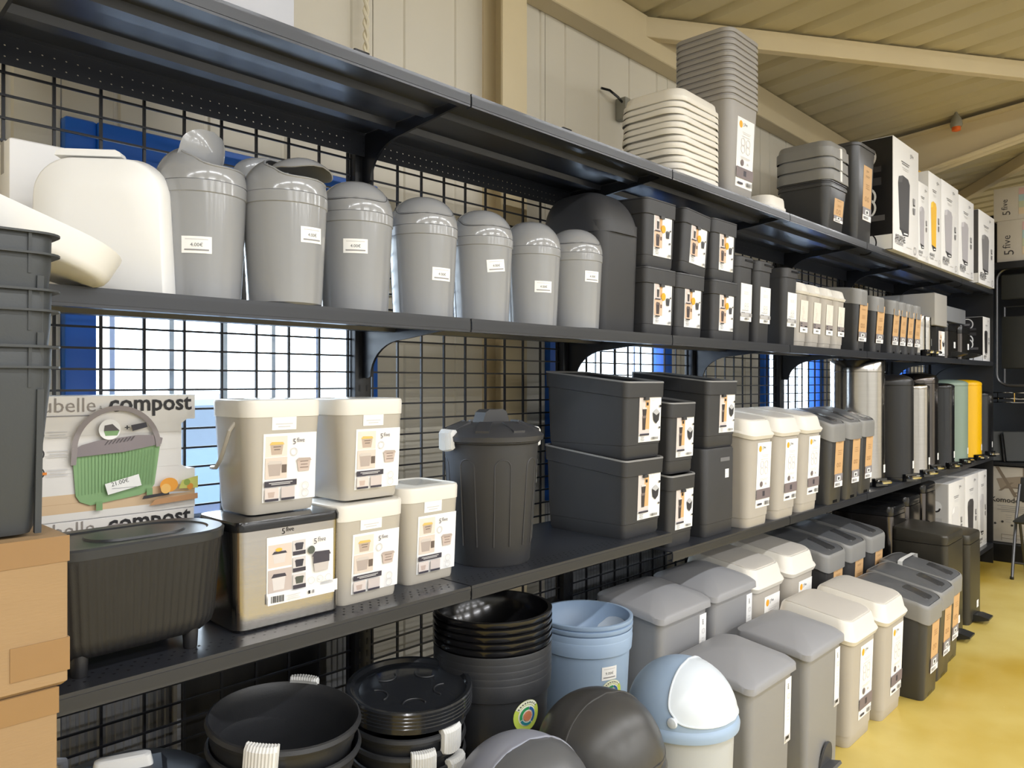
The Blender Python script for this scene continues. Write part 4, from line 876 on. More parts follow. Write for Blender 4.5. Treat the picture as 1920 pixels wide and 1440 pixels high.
for i in range(15):
    x0 = -4 + i; P = []; Q = []
    for k in range(4):
        x = x0 + 0.25 * k
        for dx, dz in ((0.0, 0), (0.16, 0), (0.185, 0.032), (0.225, 0.032), (0.25, 0.0)): P.append((x + dx, dz))
    P = [p for j, p in enumerate(P) if j == 0 or p != P[j - 1]]
    poly = P + [(p[0], p[1] + 0.006) for p in reversed(P)]
    o = MB().prism(poly, 'y', -16.3, 0.25).build('roof_sheet', ROOF, ceil, 20); o.location = (0, 2.12, 3.30); o.rotation_euler = (-math.atan(0.085), 0, 0)
structure(MB().box(-4, 11, 2.10, 2.2, 3.11, 3.295, 0, 0.004).build('trim_1', CREAM))
def column(x, n):
    c = parent_empty('trim_%d' % n)
    MB().box(x - 0.07, x + 0.07, 2.085, 2.095, 0, 3.12).build('column_flange', CREAM, c)
    MB().box(x - 0.004, x + 0.004, 2.095, 2.2, 0, 3.12).build('column_web', CREAM, c)
    MB().box(x - 0.07, x + 0.07, 2.19, 2.2, 0, 3.12).build('column_flange', CREAM, c)
column(2.225, 2); column(6.12, 3)
raf = parent_empty('trim_4'); rx = 6.12
def raf_b(y): return max(3.14 - 0.217 * (y - 1.04), -9) if y > 0.85 else roof_z(y) - 0.225
ys = [2.1, 1.7, 1.04, 0.85, -1, -5, -13.95]
MB().prism([(y, raf_b(y)) for y in reversed(ys)] + [(y, roof_z(y) - 0.045) for y in ys], 'x', rx - 0.005, rx + 0.005).build('rafter_web', CREAM, raf)
for nm, fz, th in (('bottom_flange', raf_b, 0.012), ('top_flange', lambda y: roof_z(y) - 0.045, 0.012)):
    MB().prism([(y, fz(y)) for y in reversed(ys)] + [(y, fz(y) + th) for y in ys], 'x', rx - 0.075, rx + 0.075).build(nm, CREAM, raf)
def brace(p, q, n, w=0.05, h=0.10):
    a = Vector((p[0], p[1], roof_z(p[1]) - 0.012)); b = Vector((q[0], q[1], roof_z(q[1]) - 0.012)); d = b - a; L = d.length
    o = structure(MB().box(0, L, -w / 2, w / 2, -h, 0, 0, 0.003).build('trim_%d' % n, CREAM)); o.matrix_world = Matrix.Translation(a) @ d.to_track_quat('X', 'Z').to_matrix().to_4x4()
brace((2.72, 2.38), (6.05, 0.56), 5); brace((8.3, 1.95), (6.3, 0.36), 6, 0.06, 0.10)
for k, y in enumerate((0.3, -1.6, -3.6, -5.6, -8.0)):
    structure(MB().box(-4, 11, y - 0.03, y + 0.03, roof_z(y) - 0.05, roof_z(y) - 0.002).build('trim_%d' % (7 + k), CREAM))

# ------------------------------------------------------------------ outdoors, seen through the panes
structure(MB().box(-30, 40, 9.0, 60, -0.12, -0.02).build('outside_ground', mat('pale_yard_concrete', (150, 156, 166), 0.8, 0, 0.1, 0.6)))
structure(MB().box(-30, 40, 2.32, 9.0, -0.12, -0.10).build('outside_apron', mat('pale_yard_concrete', (150, 156, 166))))
def parked_car(mk):
    t = thing('parked_car'); m = mat('pale_car_paint_' + mk, {'silver': (150, 160, 176), 'blue': (120, 140, 170)}[mk], 0.3, 0.2)
    MB().prism([(-2.0, 0.32), (2.0, 0.32), (2.05, 0.7), (1.7, 0.86), (1.0, 0.92), (-1.7, 0.95), (-2.05, 0.8)], 'y', -0.82, 0.82).build('body', m, t, 20)
    MB().loft([(0.90, 1.45, 0.78, 0.2), (1.42, 0.95, 0.64, 0.2), (1.47, 0.75, 0.55, 0.2)], 4).build('cabin', m, t, 40)
    MB().loft([(0.96, 1.40, 0.795, 0.1), (1.36, 1.0, 0.675, 0.1)], 3, False, False).build('windows', mat('car_glass', (70, 84, 100), 0.1), t, 40)
    for x in (-1.25, 1.25):
        for s in (-1, 1):
            w = MB().lathe([(0.2, -0.09), (0.31, -0.09), (0.31, 0.09), (0.2, 0.09)], 20).build('wheel', BLACKM, t); w.location = (x, s * 0.76, 0.31); w.rotation_euler = (R(90), 0, 0)
    return t
place(parked_car, ('blue',), 'pale blue car parked in the yard, blurred behind the left window', 'car', (3.2, 8.3, -0.10), R(4))
place(parked_car, ('silver',), 'silver car parked further along the yard outside the windows', 'car', (9.2, 8.6, -0.10), R(-3))

# ------------------------------------------------------------------ shelving run
YF, YB = 1.468, 1.94
UX = [0.405 + 0.992 * k for k in range(8)]
shelving = thing('gondola_shelving', 'long black metal shelving run with wire mesh back along the wall', 'shelving')
PROF = [(0, 0), (0, -0.036), (0.02, -0.036), (0.02, -0.033), (0.004, -0.033), (0.004, -0.004), (0.14, -0.004), (0.146, -0.022), (0.185, -0.022), (0.191, -0.004), (0.31, -0.004), (0.316, -0.022), (0.355, -0.022), (0.361, -0.004), (0.462, -0.004), (0.462, -0.012), (0.466, -0.012), (0.466, 0)]
DECK = {}
def shelf(k, z, name='shelf', holes=False):
    o = None
    if 'deck' not in DECK:
        o = MB().prism(PROF, 'x', 0.003, 0.989).build(name, SHELF, shelving, 20); DECK['deck'] = o.data
        sp = MB().box(0.003, 0.989, -0.0012, 0, -0.030, -0.008).build('label_rail', mat('grey_label_rail', (44, 46, 51), 0.34, 0, 0.05, 6), o); DECK['rail'] = sp.data
    else:
        o = link(name, DECK['deck'], shelving); link('label_rail', DECK['rail'], o)
    if z > 2:
        if 'fl' in DECK: link('perforated_flange', DECK['fl'], o)
        else: DECK['fl'] = MB().box(0.003, 0.989, 0.4645, 0.466, -0.075, -0.012).build('perforated_flange', PERF, o).data
    o.location = (UX[k], YF, z)
    if holes:
        mb = MB()
        for r_ in range(3):
            for i in range(38):
                x = 0.02 + 0.025 * i + (0.0125 if r_ % 2 else 0); y = 0.035 + 0.018 * r_
                mb.add([(x + 0.0032 * math.cos(q * PI / 3), y + 0.0032 * math.sin(q * PI / 3), 0.0006) for q in range(6)], [list(range(6))])
        h = mb.build('deck_perforation', DARKM, o); h['kind'] = 'stuff'
    return o
ZT, ZM, Z3, Z4, ZB = 2.26, 1.667, 0.962, 0.892, 0.17
for k in range(7):
    shelf(k, ZT); shelf(k, ZM); shelf(k, Z3 if k < 2 else Z4, holes=k < 2); shelf(k, ZB)
up = MB().box(-0.03, 0.03, 1.945, 1.99, 0, 2.50, 0, 0.003)
for i in range(60):
    z = 0.25 + i * 0.037
    for s in (-0.014, 0.014): up.box(s - 0.003, s + 0.003, 1.9442, 1.946, z, z + 0.02, 1)
up.loft([(2.50, 0.028, 0.018, 0.004), (2.515, 0.028, 0.018, 0.004)], 2, cy=1.967)
u0 = up.build('upright', [POST, DARKM], shelving); u0.location = (UX[0], 0, 0)
for x in UX[1:]: link('upright', u0.data, shelving, (x, 0, 0))
n = 9; P = [(1.945, -0.006), (1.945, -0.155), (1.915, -0.155)]
for i in range(n + 1):
    a = PI / 2 * i / n; P.append((1.905 - 0.17 * (1 - math.cos(a)) * 0.9, -0.15 + 0.105 * math.sin(a)))
P += [(1.50, -0.020), (1.50, -0.006)]
P = P[::-1]
b0 = MB().prism(P[::-1] if False else P, 'x', -0.004, 0.004).build('shelf_bracket', POST, shelving, 20); first = True
import bmesh
bm = bmesh.new(); bm.from_mesh(b0.data); bmesh.ops.recalc_face_normals(bm, faces=bm.faces); bm.to_mesh(b0.data); bm.free()
for k, x in enumerate(UX):
    for z in (ZT, ZM, Z3 if k <= 2 else Z4):
        if first: b0.location = (x, 0, z); first = False
        else: link('shelf_bracket', b0.data, shelving, (x, 0, z))
mb = MB(); rnd = 6
for i in range(10):
    x = 0.055 + 0.1 * i; mb.box(x - 0.0032, x + 0.0032, 1.972, 1.979, 0.02, 2.20)
for j in range(44):
    z = 0.03 + 0.05 * j; mb.box(0.03, 0.962, 1.966, 1.9712, z - 0.0026, z + 0.0026)
g0 = mb.build('wire_mesh_back', WIRE, shelving, 20); g0.location = (UX[0], 0, 0); g0['kind'] = 'stuff'
for x in UX[1:7]:
    g = link('wire_mesh_back', g0.data, shelving, (x, 0, 0)); g['kind'] = 'stuff'
MB().box(7.352, 7.366, 1.47, 1.99, 0, 2.26).build('end_panel', DARKM, shelving)
for i in range(2):
    MB().box(UX[i] + 0.02, UX[i + 1] - 0.02, YF + 0.01, YF + 0.016, 0.0, ZB - 0.03).build('kick_plate', SHELF, shelving)
bd = thing('leaning_board', 'black board standing behind the mesh under the lowest left shelf', 'board', (1.12, 2.10, 0.0))
MB().box(-0.22, 0.24, -0.01, 0.01, 0, 0.93, 0, 0.003).build('panel', DARKM, bd)
MB().box(-0.23, -0.22, -0.012, 0.012, 0, 0.935).build('edge_strip', CLADG, bd)

# ------------------------------------------------------------------ middle shelf
G = 'grey swing bins on the middle shelf'
sb = [(0.728, 1.59, 'up', -0.53, 0.108, 0, 0.55, 'leftmost grey swing bin, its flap standing straight up out of the dome'),
      (0.895, 1.54, 'wide', 0.18, 0.150, 0.05, 0.35, 'second grey swing bin from the left, flap thrown open over a dark hole'),
      (1.118, 1.59, 'closed', -0.61, 0.155, 0, -0.60, 'closed grey swing bin third from the left with a centred price label'),
      (1.336, 1.59, 'closed', -0.09, 0.113, 0, -0.58, 'closed grey swing bin fourth from the left, price label low on its right'),
      (1.553, 1.59, 'closed', -0.26, 0.158, 0.12, -0.38, 'closed grey swing bin fifth from the left with a slightly tilted label'),
      (1.768, 1.59, 'closed', -0.37, 0.118, 0, 2.4, 'sixth grey swing bin, plain dome without a visible flap seam'),
      (1.950, 1.565, 'closed', -0.17, 0.165, 0, -0.62, 'rightmost grey swing bin, in front of the large black bin')]
for x, y, st, az, zs, ro, rz, lb in sb:
    place(swing_bin, (st, round(az - rz, 3), zs, ro), lb, 'bin', (x, y, ZM), rz, G)
place(swing_bin, ('tall', 0, 0, 0), 'grey swing bin in the back row behind the second bin, flap raised', 'bin', (0.985, 1.80, ZM), -0.3, G)
place(swing_bin, ('wide', 0, 0, 0), 'grey swing bin in the back row behind the sixth bin, open dome', 'bin', (1.965, 1.79, ZM), -0.9, G)
place(plastic_lid, (0.240, 0.270, 0.05), 'large white rounded lid standing upright left of the grey swing bins', 'lid', (0.527, 1.60, ZM), R(-40))
place(plain_box, (0.28, 0.10, 0.33, 'white'), 'flat white box standing against the mesh behind the large rounded lid', 'box', (0.572, 1.86, ZM), 0)
place(big_swing_bin, (0.245, 0.29, 0.525), 'large matte black swing lid bin right of the grey bins', 'bin', (2.17, 1.665, ZM))
GS = 'small black stacking bins on the middle shelf'
for x, up_, lb, dx, rl in ((2.385, 0, 'bottom left small black stacking bin of the six', 0, 0), (2.595, 0, 'bottom centre small black stacking bin of the six', 0, 0), (2.862, 0, 'bottom right small black stacking bin of the six', 0, 0),
                     (2.385, 1, 'top left small black stacking bin of the six', 0, 0), (2.63, 1, 'top centre small black stacking bin of the six, tilted sideways', 0, 4), (2.862, 1, 'top right small black stacking bin of the six', 0, 0)):
    place(stack_bin, (0.21, 0.30, 0.245, 0.118, 0.160, 0.012, 0.120, True), lb, 'bin', (x, 1.655, ZM + 0.2445 * up_), 0, GS, (0, R(rl), 0) if rl else None)
GL = 'slim black bins with white labels on the middle shelf'
for x, h, lb in ((3.035, 0.36, 'first slim black bin with white label, beside the stacked small bins'), (3.215, 0.36, 'second slim black bin with white label, between two others'), (3.495, 0.36, 'third slim black bin, next to the ivory lidded bins')):
    place(slim_bin, (0.155, 0.32, h), lb, 'bin', (x, 1.66, ZM), 0, GL)
GB = 'small beige bins on the middle shelf'
for x, lb in ((3.665, 'small beige bin with ivory lid, nearest of four on the middle shelf'), (3.825, 'small beige bin with ivory lid, second of four on the middle shelf'), (3.985, 'small beige bin with ivory lid, third of four on the middle shelf'), (4.145, 'small beige bin with ivory lid, farthest of four on the middle shelf')):
    place(beige_bin, (0.158, 0.27, 0.33, True, 0.088, 0.155, 0.010, 0.150), lb, 'bin', (x, 1.645, ZM), 0, GB)
GD = 'narrow charcoal bins with grey lids on the middle shelf'
for i, x in enumerate((4.42, 4.70, 4.98, 5.125, 5.27, 5.42)):
    place(dark_bin, (0.165 if i < 2 else 0.142, 0.28, 0.35 if i else 0.37, 'small', 0.120 if i < 2 else 0.105, 0.215, 0.006, 0.165), ('narrow charcoal bin with raised grey lid, right of the small beige bins', 'narrow charcoal bin with grey lid, second from the beige bins', 'narrow charcoal bin with grey lid, third from the beige bins', 'narrow charcoal bin with grey lid, fourth from the beige bins', 'narrow charcoal bin with grey lid, fifth from the beige bins', 'narrow charcoal bin with grey lid, farthest from the beige bins')[i], 'bin', (x, 1.635, ZM), 0, GD)
for x, lb in ((5.59, 'slender chrome pedal bin beside the row of narrow charcoal bins'), (5.72, 'slender chrome pedal bin beside the small printed box')):
    place(round_pedal_bin, (0.055, 0.27, 'steel', 'flat'), lb, 'bin', (x, 1.56, ZM))
o = place(plain_box, (0.20, 0.30, 0.215, 'dark'), 'small dark box with white printed front under the grey carton', 'box', (5.93, 1.65, ZM))
print_obj(o, 'stack', 0.15, 0.17, frame((0.02, -0.151, 0.10), (1, 0, 0), (0, 0, 1)), None, 'front_print', dot=False)
place(plain_box, (0.30, 0.42, 0.22, 'grey'), 'pale grey carton lying on top of the small printed box', 'box', (5.90, 1.70, ZM + 0.219))
place(box_pedal_bin, (0.27, 0.27, 0.265, 'steel'), 'dark steel pedal bin on the middle shelf, left of its twin', 'bin', (6.22, 1.63, ZM))
place(box_pedal_bin, (0.27, 0.27, 0.265, 'steel'), 'dark steel pedal bin on the middle shelf beside the black boxed bin', 'bin', (6.61, 1.63, ZM))
place(plain_box, (0.58, 0.28, 0.11, 'steel'), 'satin grey flat box lying across the two dark steel pedal bins', 'box', (6.40, 1.66, ZM + 0.272))
place(product_box, (0.235, 0.30, 0.36, 'black', ('pedalfront', dict(col=(40, 38, 40))), False, False), 'boxed pedal bin with black side at the far end of the middle shelf', 'box', (7.225, 1.64, ZM))

# ------------------------------------------------------------------ top shelf
o = place(plain_box, (0.55, 0.22, 0.42, 'pale'), 'large pale grey box at the left end of the top shelf, cut by the frame', 'box', (0.745, 1.82, ZT))
ORD = ('bottom', 'second', 'third', 'fourth', 'fifth', 'sixth', 'seventh', 'eighth', 'ninth', 'tenth', 'eleventh', 'topmost')
GI = 'ivory bin lids stacked on the top shelf'
for i in range(12):
    place(stacked_lid, (0.355, 0.27, 0.05, 'ivory'), ORD[i] + ' ivory lid of the wide lid stack on the top shelf, counted upwards', 'lid', (2.615 + 0.003 * (i % 3), 1.615, ZT + 0.0252 * i), R(1.2 * ((i * 7) % 3 - 1)), GI)
GN = 'taupe bins nested in a tall stack on the top shelf'
for i in range(12):
    place(nested_body, (0.285, 0.27, 0.405, 'taupe', 'beige' if i == 0 else ''), ('bottom taupe bin of the nested stack, the one showing its label' if i == 0 else ORD[i] + ' taupe bin of the tall nested stack, counted upwards'), 'bin', (2.985, 1.615, ZT + 0.0248 * i), 0, GN)
place(stacked_lid, (0.22, 0.22, 0.07, 'ivory'), 'single ivory lid lying on the top shelf right of the nested stack', 'lid', (3.33, 1.60, ZT))
GK = 'charcoal bins nested on the top shelf'
for i in range(2):
    place(nested_body, (0.29, 0.28, 0.235, 'smoke', 'kraft' if i == 0 else ''), ('outer charcoal nested bin with a kraft label on the top shelf', 'inner charcoal bin nested in the labelled one on the top shelf')[i], 'bin', (3.985, 1.61, ZT + 0.026 * i), 0, GK)
for i in range(3):
    place(stacked_lid, (0.305, 0.295, 0.08, 'grey'), ('lowest', 'middle', 'uppermost')[i] + ' grey lid piled on the nested charcoal bins', 'lid', (3.985, 1.61, ZT + 0.250 + 0.058 * i), R((0, 1.5, -1)[i]), 'grey lids on the nested charcoal bins')
place(nested_body, (0.31, 0.28, 0.53, 'smoke', 'kraft'), 'tall lidless charcoal bin between the nested bins and the boxes', 'bin', (4.40, 1.61, ZT))
bx = [(4.925, 0.48, 0.65, 'black', (60, 58, 60), 'large white box with a black pedal bin picture and black side', 1.43),
      (5.295, 0.225, 0.49, '', (176, 172, 176), 'low white box with a silver bin picture beside the large box', 1.44),
      (5.555, 0.28, 0.596, '', (238, 184, 20), 'white box with a yellow pedal bin picture', 1.44),
      (5.92, 0.43, 0.60, '', (176, 172, 176), 'white box with a silver bin picture, right of the yellow bin box', 1.44),
      (6.36, 0.43, 0.575, '', (176, 172, 176), 'white box with a silver bin picture, left of the grey sided box', 1.44),
      (6.99, 0.52, 0.565, 'grey', (120, 118, 120), 'white box with a grey bin picture and dark side, last on the top shelf', 1.44)]
for x, w, h, sd, c, lb, yf in bx:
    place(product_box, (w, 0.40, h, sd, ('pedalfront', dict(col=c)), False, True), lb, 'box', (x, yf + 0.20, ZT), 0, 'boxed pedal bins on the top shelf')
yp = MB().box(5.43, 5.66, 1.50, 1.80, ZT + 0.598, ZT + 0.612).build('yellow_sheet', mat('yellow_enamel', (238, 184, 4))); settle(yp, 'yellow sheet lying on the box with the yellow bin picture', 'sheet')

# ------------------------------------------------------------------ third shelf, left bays
place(product_box, (0.37, 0.16, 0.262, '', ('compost', {}), True, False), 'compost bin box with green bin picture, topmost of two', 'box', (0.615, 1.86, Z3 + 0.246))
place(product_box, (0.37, 0.16, 0.245, '', ('compost', {}), True, False), 'compost bin box mostly hidden behind the black ribbed bin', 'box', (0.612, 1.858, Z3))
place(ribbed_compost_bin, (0.385, 0.21, 0.238), 'black ribbed compost bin with flat lid on little feet', 'bin', (0.578, 1.605, Z3), R(2))
place(steel_caddy, (0.27, 0.20, 0.238), 'brushed steel food caddy with black lid and picture label', 'bin', (0.913, 1.635, Z3), R(-1))
GBu = 'beige food waste buckets'
place(bucket, (0.205, 0.18, 0.258, True), 'beige bucket with carry handle standing on the steel caddy', 'bucket', (0.921, 1.665, Z3 + 0.2405), 0, GBu)
place(bucket, (0.212, 0.19, 0.243, False), 'beige bucket on the shelf, lower one of the bucket column', 'bucket', (1.137, 1.635, Z3), 0, GBu)
place(bucket, (0.205, 0.19, 0.250, False), 'beige bucket stacked on another bucket, behind the handled one', 'bucket', (1.162, 1.66, Z3 + 0.2465), 0, GBu)
place(bucket, (0.205, 0.19, 0.258, False), 'beige bucket standing alone left of the black dustbin', 'bucket', (1.362, 1.665, Z3), 0, GBu)
place(closed_can, (), 'black dustbin with lid and white grips on the third shelf', 'bin', (1.655, 1.65, Z3), 0)
GT = 'large black stacking bins on the third shelf'
place(stack_bin, (0.25, 0.37, 0.298, 0.140, 0.178, 0.034, 0.146, False), 'lower large black stacking bin beside the dustbin', 'bin', (2.27, 1.685, Z3), 0, GT)
place(stack_bin, (0.25, 0.37, 0.298, 0.140, 0.178, 0.034, 0.146, False), 'upper large black stacking bin beside the dustbin', 'bin', (2.275, 1.685, Z3 + 0.270), R(0.5), GT)
place(stack_bin, (0.19, 0.36, 0.292, 0.122, 0.172, 0.018, 0.146, False), 'lower black stacking bin squeezed between the large pair and the tall pair', 'bin', (2.515, 1.675, Z4), 0, GT)
place(stack_bin, (0.19, 0.36, 0.292, 0.122, 0.172, 0.018, 0.146, False), 'upper black stacking bin squeezed between the large pair and the tall pair', 'bin', (2.52, 1.675, Z4 + 0.268), 0, GT)
def drawer_bin(w, d, h):
    t = thing('lower_sorting_bin'); hw, hd = w / 2, d / 2
    MB().loft([(0, hw * 0.92, hd * 0.93, 0.02), (0.006, hw * 0.94, hd * 0.95, 0.025), (0.05, hw * 0.945, hd * 0.955, 0.025), (0.052, hw * 0.955, hd * 0.965, 0.025), (h - 0.01, hw * 0.985, hd * 0.985, 0.03), (h, hw * 0.97, hd * 0.97, 0.03)], 5).build('body', BLACKP, t)
    MB().box(-0.005, 0.07, -hd * 0.98 - 0.002, -hd * 0.97 + 0.01, h - 0.055, h - 0.040).build('handle_slot', mat('light_slot', (120, 120, 122), 0.4), t)
    front(t, 'tag', 0.03, 0.035, 0.05, h - 0.105, hd * 0.965, hd * 0.985, 0.052, h, name='price_label'); return t
place(drawer_bin, (0.25, 0.36, 0.345), 'black lower sorting bin with a handle slot and small square label', 'bin', (2.80, 1.675, Z4))
place(stack_bin, (0.25, 0.37, 0.295, 0.125, 0.175, 0.040, 0.146, False), 'black bin with picture label on top of the slotted sorting bin', 'bin', (2.815, 1.675, Z4 + 0.346), 0, GT)
GC = 'beige bins with ivory lids on the third shelf'
for x, lb in ((2.99 + 0.08, 'beige bin with ivory lid beside the tall black sorting bins'), (3.345, 'beige bin with ivory lid, middle of three on the third shelf'), (3.60, 'beige bin with ivory lid beside the charcoal bins on the third shelf')):
    place(beige_bin, (0.262, 0.34, 0.475, False, 0.130, 0.275, 0.030, 0.215), lb, 'bin', (x, 1.61, Z4), 0, GC)
GH = 'charcoal push button bins on the third shelf'
for x, y, lb in ((3.895, 1.60, 'charcoal bin with grey lid beside the beige bins on the third shelf'), (4.13, 1.60, 'charcoal bin with grey lid, middle of three on the third shelf'), (4.37, 1.615, 'charcoal bin with grey lid in front of the large steel bin')):
    place(dark_bin, (0.225, 0.33, 0.47, 'button', 0.105, 0.275, 0.025, 0.220), lb, 'bin', (x, y, Z4), 0, GH)
GP = 'round pedal bins at the far end of the third shelf'
for x, y, r, h, mk, top, lb in ((4.765, 1.655, 0.150, 0.735, 'steel', 'flat', 'large round brushed steel bin, tallest on the third shelf'),
                     (5.115, 1.575, 0.128, 0.655, 'black', 'dome', 'matte black round pedal bin right of the large steel bin'),
                     (5.43, 1.545, 0.105, 0.60, 'steel', 'cap', 'slim polished steel pedal bin between two dark bins'),
                     (5.80, 1.62, 0.135, 0.67, 'dark', 'dome', 'dark steel pedal bin behind the slim polished one'),
                     (6.03, 1.545, 0.105, 0.60, 'gloss', 'cap', 'glossy black pedal bin left of the sage green one'),
                     (6.42, 1.58, 0.135, 0.625, 'green', 'cap', 'sage green enamel pedal bin'),
                     (6.84, 1.575, 0.13, 0.625, 'yellow', 'cap', 'bright yellow enamel pedal bin'),
                     (7.225, 1.565, 0.115, 0.535, 'gloss', 'cap', 'black pedal bin at the far end right of the yellow one')):
    place(round_pedal_bin, (r, h, mk, top), lb, 'bin', (x, y, Z4), -0.35, GP)

# ------------------------------------------------------------------ base shelf, back row
GG = 'grey pedal bins'
place(grey_pedal_bin, (0.375, 0.285, 0.575), 'grey pedal bin at the back beside the pale blue stack', 'bin', (2.485, 1.605, ZB), 0, GG)
place(grey_pedal_bin, (0.375, 0.285, 0.575), 'grey pedal bin at the back beside the beige bins', 'bin', (2.865, 1.605, ZB), 0, GG)
GFB = 'beige bins with ivory lids on the floor and base shelf'
place(beige_bin, (0.33, 0.36, 0.56, False, 0.150, 0.31, 0.040, 0.245), 'beige bin with ivory lid at the back beside the grey pedal bins', 'bin', (3.19, 1.645, ZB), 0, GFB)
place(beige_bin, (0.33, 0.36, 0.56, False, 0.150, 0.31, 0.040, 0.245), 'beige bin with ivory lid at the back beside the charcoal bins', 'bin', (3.545, 1.645, ZB), 0, GFB)
GFD = 'charcoal push button bins with grey lids on the floor and base shelf'
for x, lb in ((3.92, 'charcoal bin with grey lid at the back, nearest of three'), (4.22, 'charcoal bin with grey lid at the back, middle of three'), (4.53, 'charcoal bin with grey lid at the back, farthest of three')):
    place(dark_bin, (0.275, 0.37, 0.545, 'button', 0.120, 0.30, 0.035, 0.26), lb, 'bin', (x, 1.64, ZB), 0, GFD)
GST = 'rectangular steel pedal bins on the base shelf'
for x, h, lb in ((4.97, 0.60, 'dark steel rectangular bin on the base shelf, nearest of three'), (5.27, 0.625, 'dark steel rectangular bin on the base shelf, middle of three'), (5.62, 0.67, 'dark steel rectangular bin on the base shelf, farthest of three')):
    place(box_pedal_bin, (0.27, 0.36, h, 'steel'), lb, 'bin', (x, 1.66, ZB), 0, GST)
bb = [(6.35, 0.42, 0.60, 'white', (226, 224, 224), 'white boxed pedal bin with a white bin printed on its side'), (6.79, 0.40, 0.61, '', (60, 58, 60), 'white box with a slim black bin picture on the base shelf'), (7.14, 0.28, 0.61, '', (200, 198, 200), 'white box with a pale bin picture at the end of the base shelf')]
for x, w, h, sd, c, lb in bb:
    place(product_box, (w, 0.40, h, sd, ('pedalfront', dict(col=c)), False, True), lb, 'box', (x, 1.70, ZB), 0, 'boxed pedal bins on the base shelf')

# ------------------------------------------------------------------ floor, front row
place(grey_pedal_bin, (0.375, 0.285, 0.575), 'grey pedal bin on the floor beside the pale blue dome bin', 'bin', (2.525, 1.29, 0), 0, GG)
place(grey_pedal_bin, (0.375, 0.285, 0.575), 'grey pedal bin on the floor beside the beige bins', 'bin', (2.96, 1.28, 0), 0, GG)
place(beige_bin, (0.345, 0.34, 0.55, False, 0.150, 0.31, 0.040, 0.245), 'nearer beige bin with ivory lid on the floor', 'bin', (3.345, 1.29, 0), 0, GFB)
place(beige_bin, (0.345, 0.34, 0.55, False, 0.150, 0.31, 0.040, 0.245), 'farther beige bin with ivory lid on the floor', 'bin', (3.70, 1.275, 0), 0, GFB)
for x, y, lb in ((4.045, 1.225, 'charcoal bin with grey lid on the floor, nearest of three'), (4.345, 1.245, 'charcoal bin with grey lid on the floor, middle of three'), (4.635, 1.275, 'charcoal bin with grey lid on the floor, with a white strap over its lid')):
    o = place(dark_bin, (0.275, 0.37, 0.52, 'button', 0.120, 0.30, 0.035, 0.26), lb, 'bin', (x, y, 0), 0, GFD)
    if 'strap' in lb:
        hw = 0.1375
        MB().rings([[(x_, y_, z_) for y_ in (-0.012 + 0.06, 0.012 + 0.06) for x_, z_ in ((-hw - 0.003, 0.50),)] + []] * 0 or [[(-hw - 0.004, 0.05, 0.47), (-hw - 0.004, 0.075, 0.47)], [(-hw * 0.98, 0.05, 0.522), (-hw * 0.98, 0.075, 0.522)], [(-hw * 0.7, 0.05, 0.5285), (-hw * 0.7, 0.075, 0.5285)], [(hw * 0.7, 0.05, 0.5285), (hw * 0.7, 0.075, 0.5285)], [(hw * 0.98, 0.05, 0.522), (hw * 0.98, 0.075, 0.522)], [(hw + 0.004, 0.05, 0.47), (hw + 0.004, 0.075, 0.47)]], False, False, 0, False).build('white_strap', WHITE, o)
place(box_pedal_bin, (0.37, 0.30, 0.635, 'olive'), 'large warm black rectangular pedal bin on the floor', 'bin', (5.04, 1.345, 0), 0, 'black rectangular pedal bins on the floor')
place(box_pedal_bin, (0.30, 0.28, 0.565, 'olive'), 'smaller black pedal bin on the floor, farthest of the front row', 'bin', (5.50, 1.335, 0), 0, 'black rectangular pedal bins on the floor')

# ------------------------------------------------------------------ floor, dome bins, nested stacks, dustbins
place(dome_bin, (0.165, 0.525, 'grey'), 'silver grey dome lid bin cut by the bottom of the photo', 'bin', (1.285, 1.18, 0), -0.15, 'dome lid bins on the floor')
place(dome_bin, (0.165, 0.53, 'black'), 'charcoal dome lid bin on the floor in front of the nested black stack', 'bin', (1.60, 1.20, 0), -0.15, 'dome lid bins on the floor')
place(dome_bin, (0.155, 0.545, 'blue'), 'pale blue dome lid bin with an icy flap beside the grey pedal bins', 'bin', (1.945, 1.165, 0), 0.1, 'dome lid bins on the floor')
NX, NY = 1.545, 1.535
for i in range(5):
    o = place(nest_bin, (0.164, 0.53, 'black'), ('lowest black bin of the nested stack, showing its round label' if i == 0 else ORD[i] + ' black bin from the bottom of the black nested stack'), 'bin', (NX, NY, ZB + 0.0185 * i), 0, 'black bins nested under upturned domes')
o = PROTO[('nest_bin', repr((0.164, 0.53, 'black')))]
curved(o, 'eco', 0.085, 0.085, R(-9), 0.438, 0.1345, 0.1566, 0.006, 0.48); curved(o, 'tag', 0.06, 0.04, R(-4), 0.335, 0.1345, 0.1566, 0.006, 0.48, 0.12, name='price_label')
for i in range(5):
    place(upturned_dome, (0.164, 'black', i == 4), ('top upturned black dome lid, open on the nested stack' if i == 4 else ORD[i] + ' upturned black dome lid above the nested black bins, counted upwards'), 'lid', (NX, NY, ZB + 0.53 + 0.0185 * 4 + 0.003 + 0.0185 * i), 0.5, 'upturned black dome lids')
BXx, BYy = 2.125, 1.655
for i in range(2):
    o = place(nest_bin, (0.160, 0.465, 'blue'), ('lower pale blue nested bin with a round label', 'upper pale blue nested bin rim')[i], 'bin', (BXx, BYy, ZB + 0.0215 * i), 0, 'pale blue nested bins')
o = PROTO[('nest_bin', repr((0.160, 0.465, 'blue')))]
curved(o, 'eco', 0.085, 0.085, R(-16), 0.298, 0.1312, 0.1528, 0.006, 0.415); curved(o, 'price', 0.058, 0.045, R(-20), 0.364, 0.1312, 0.1528, 0.006, 0.415, txt='9.00€')
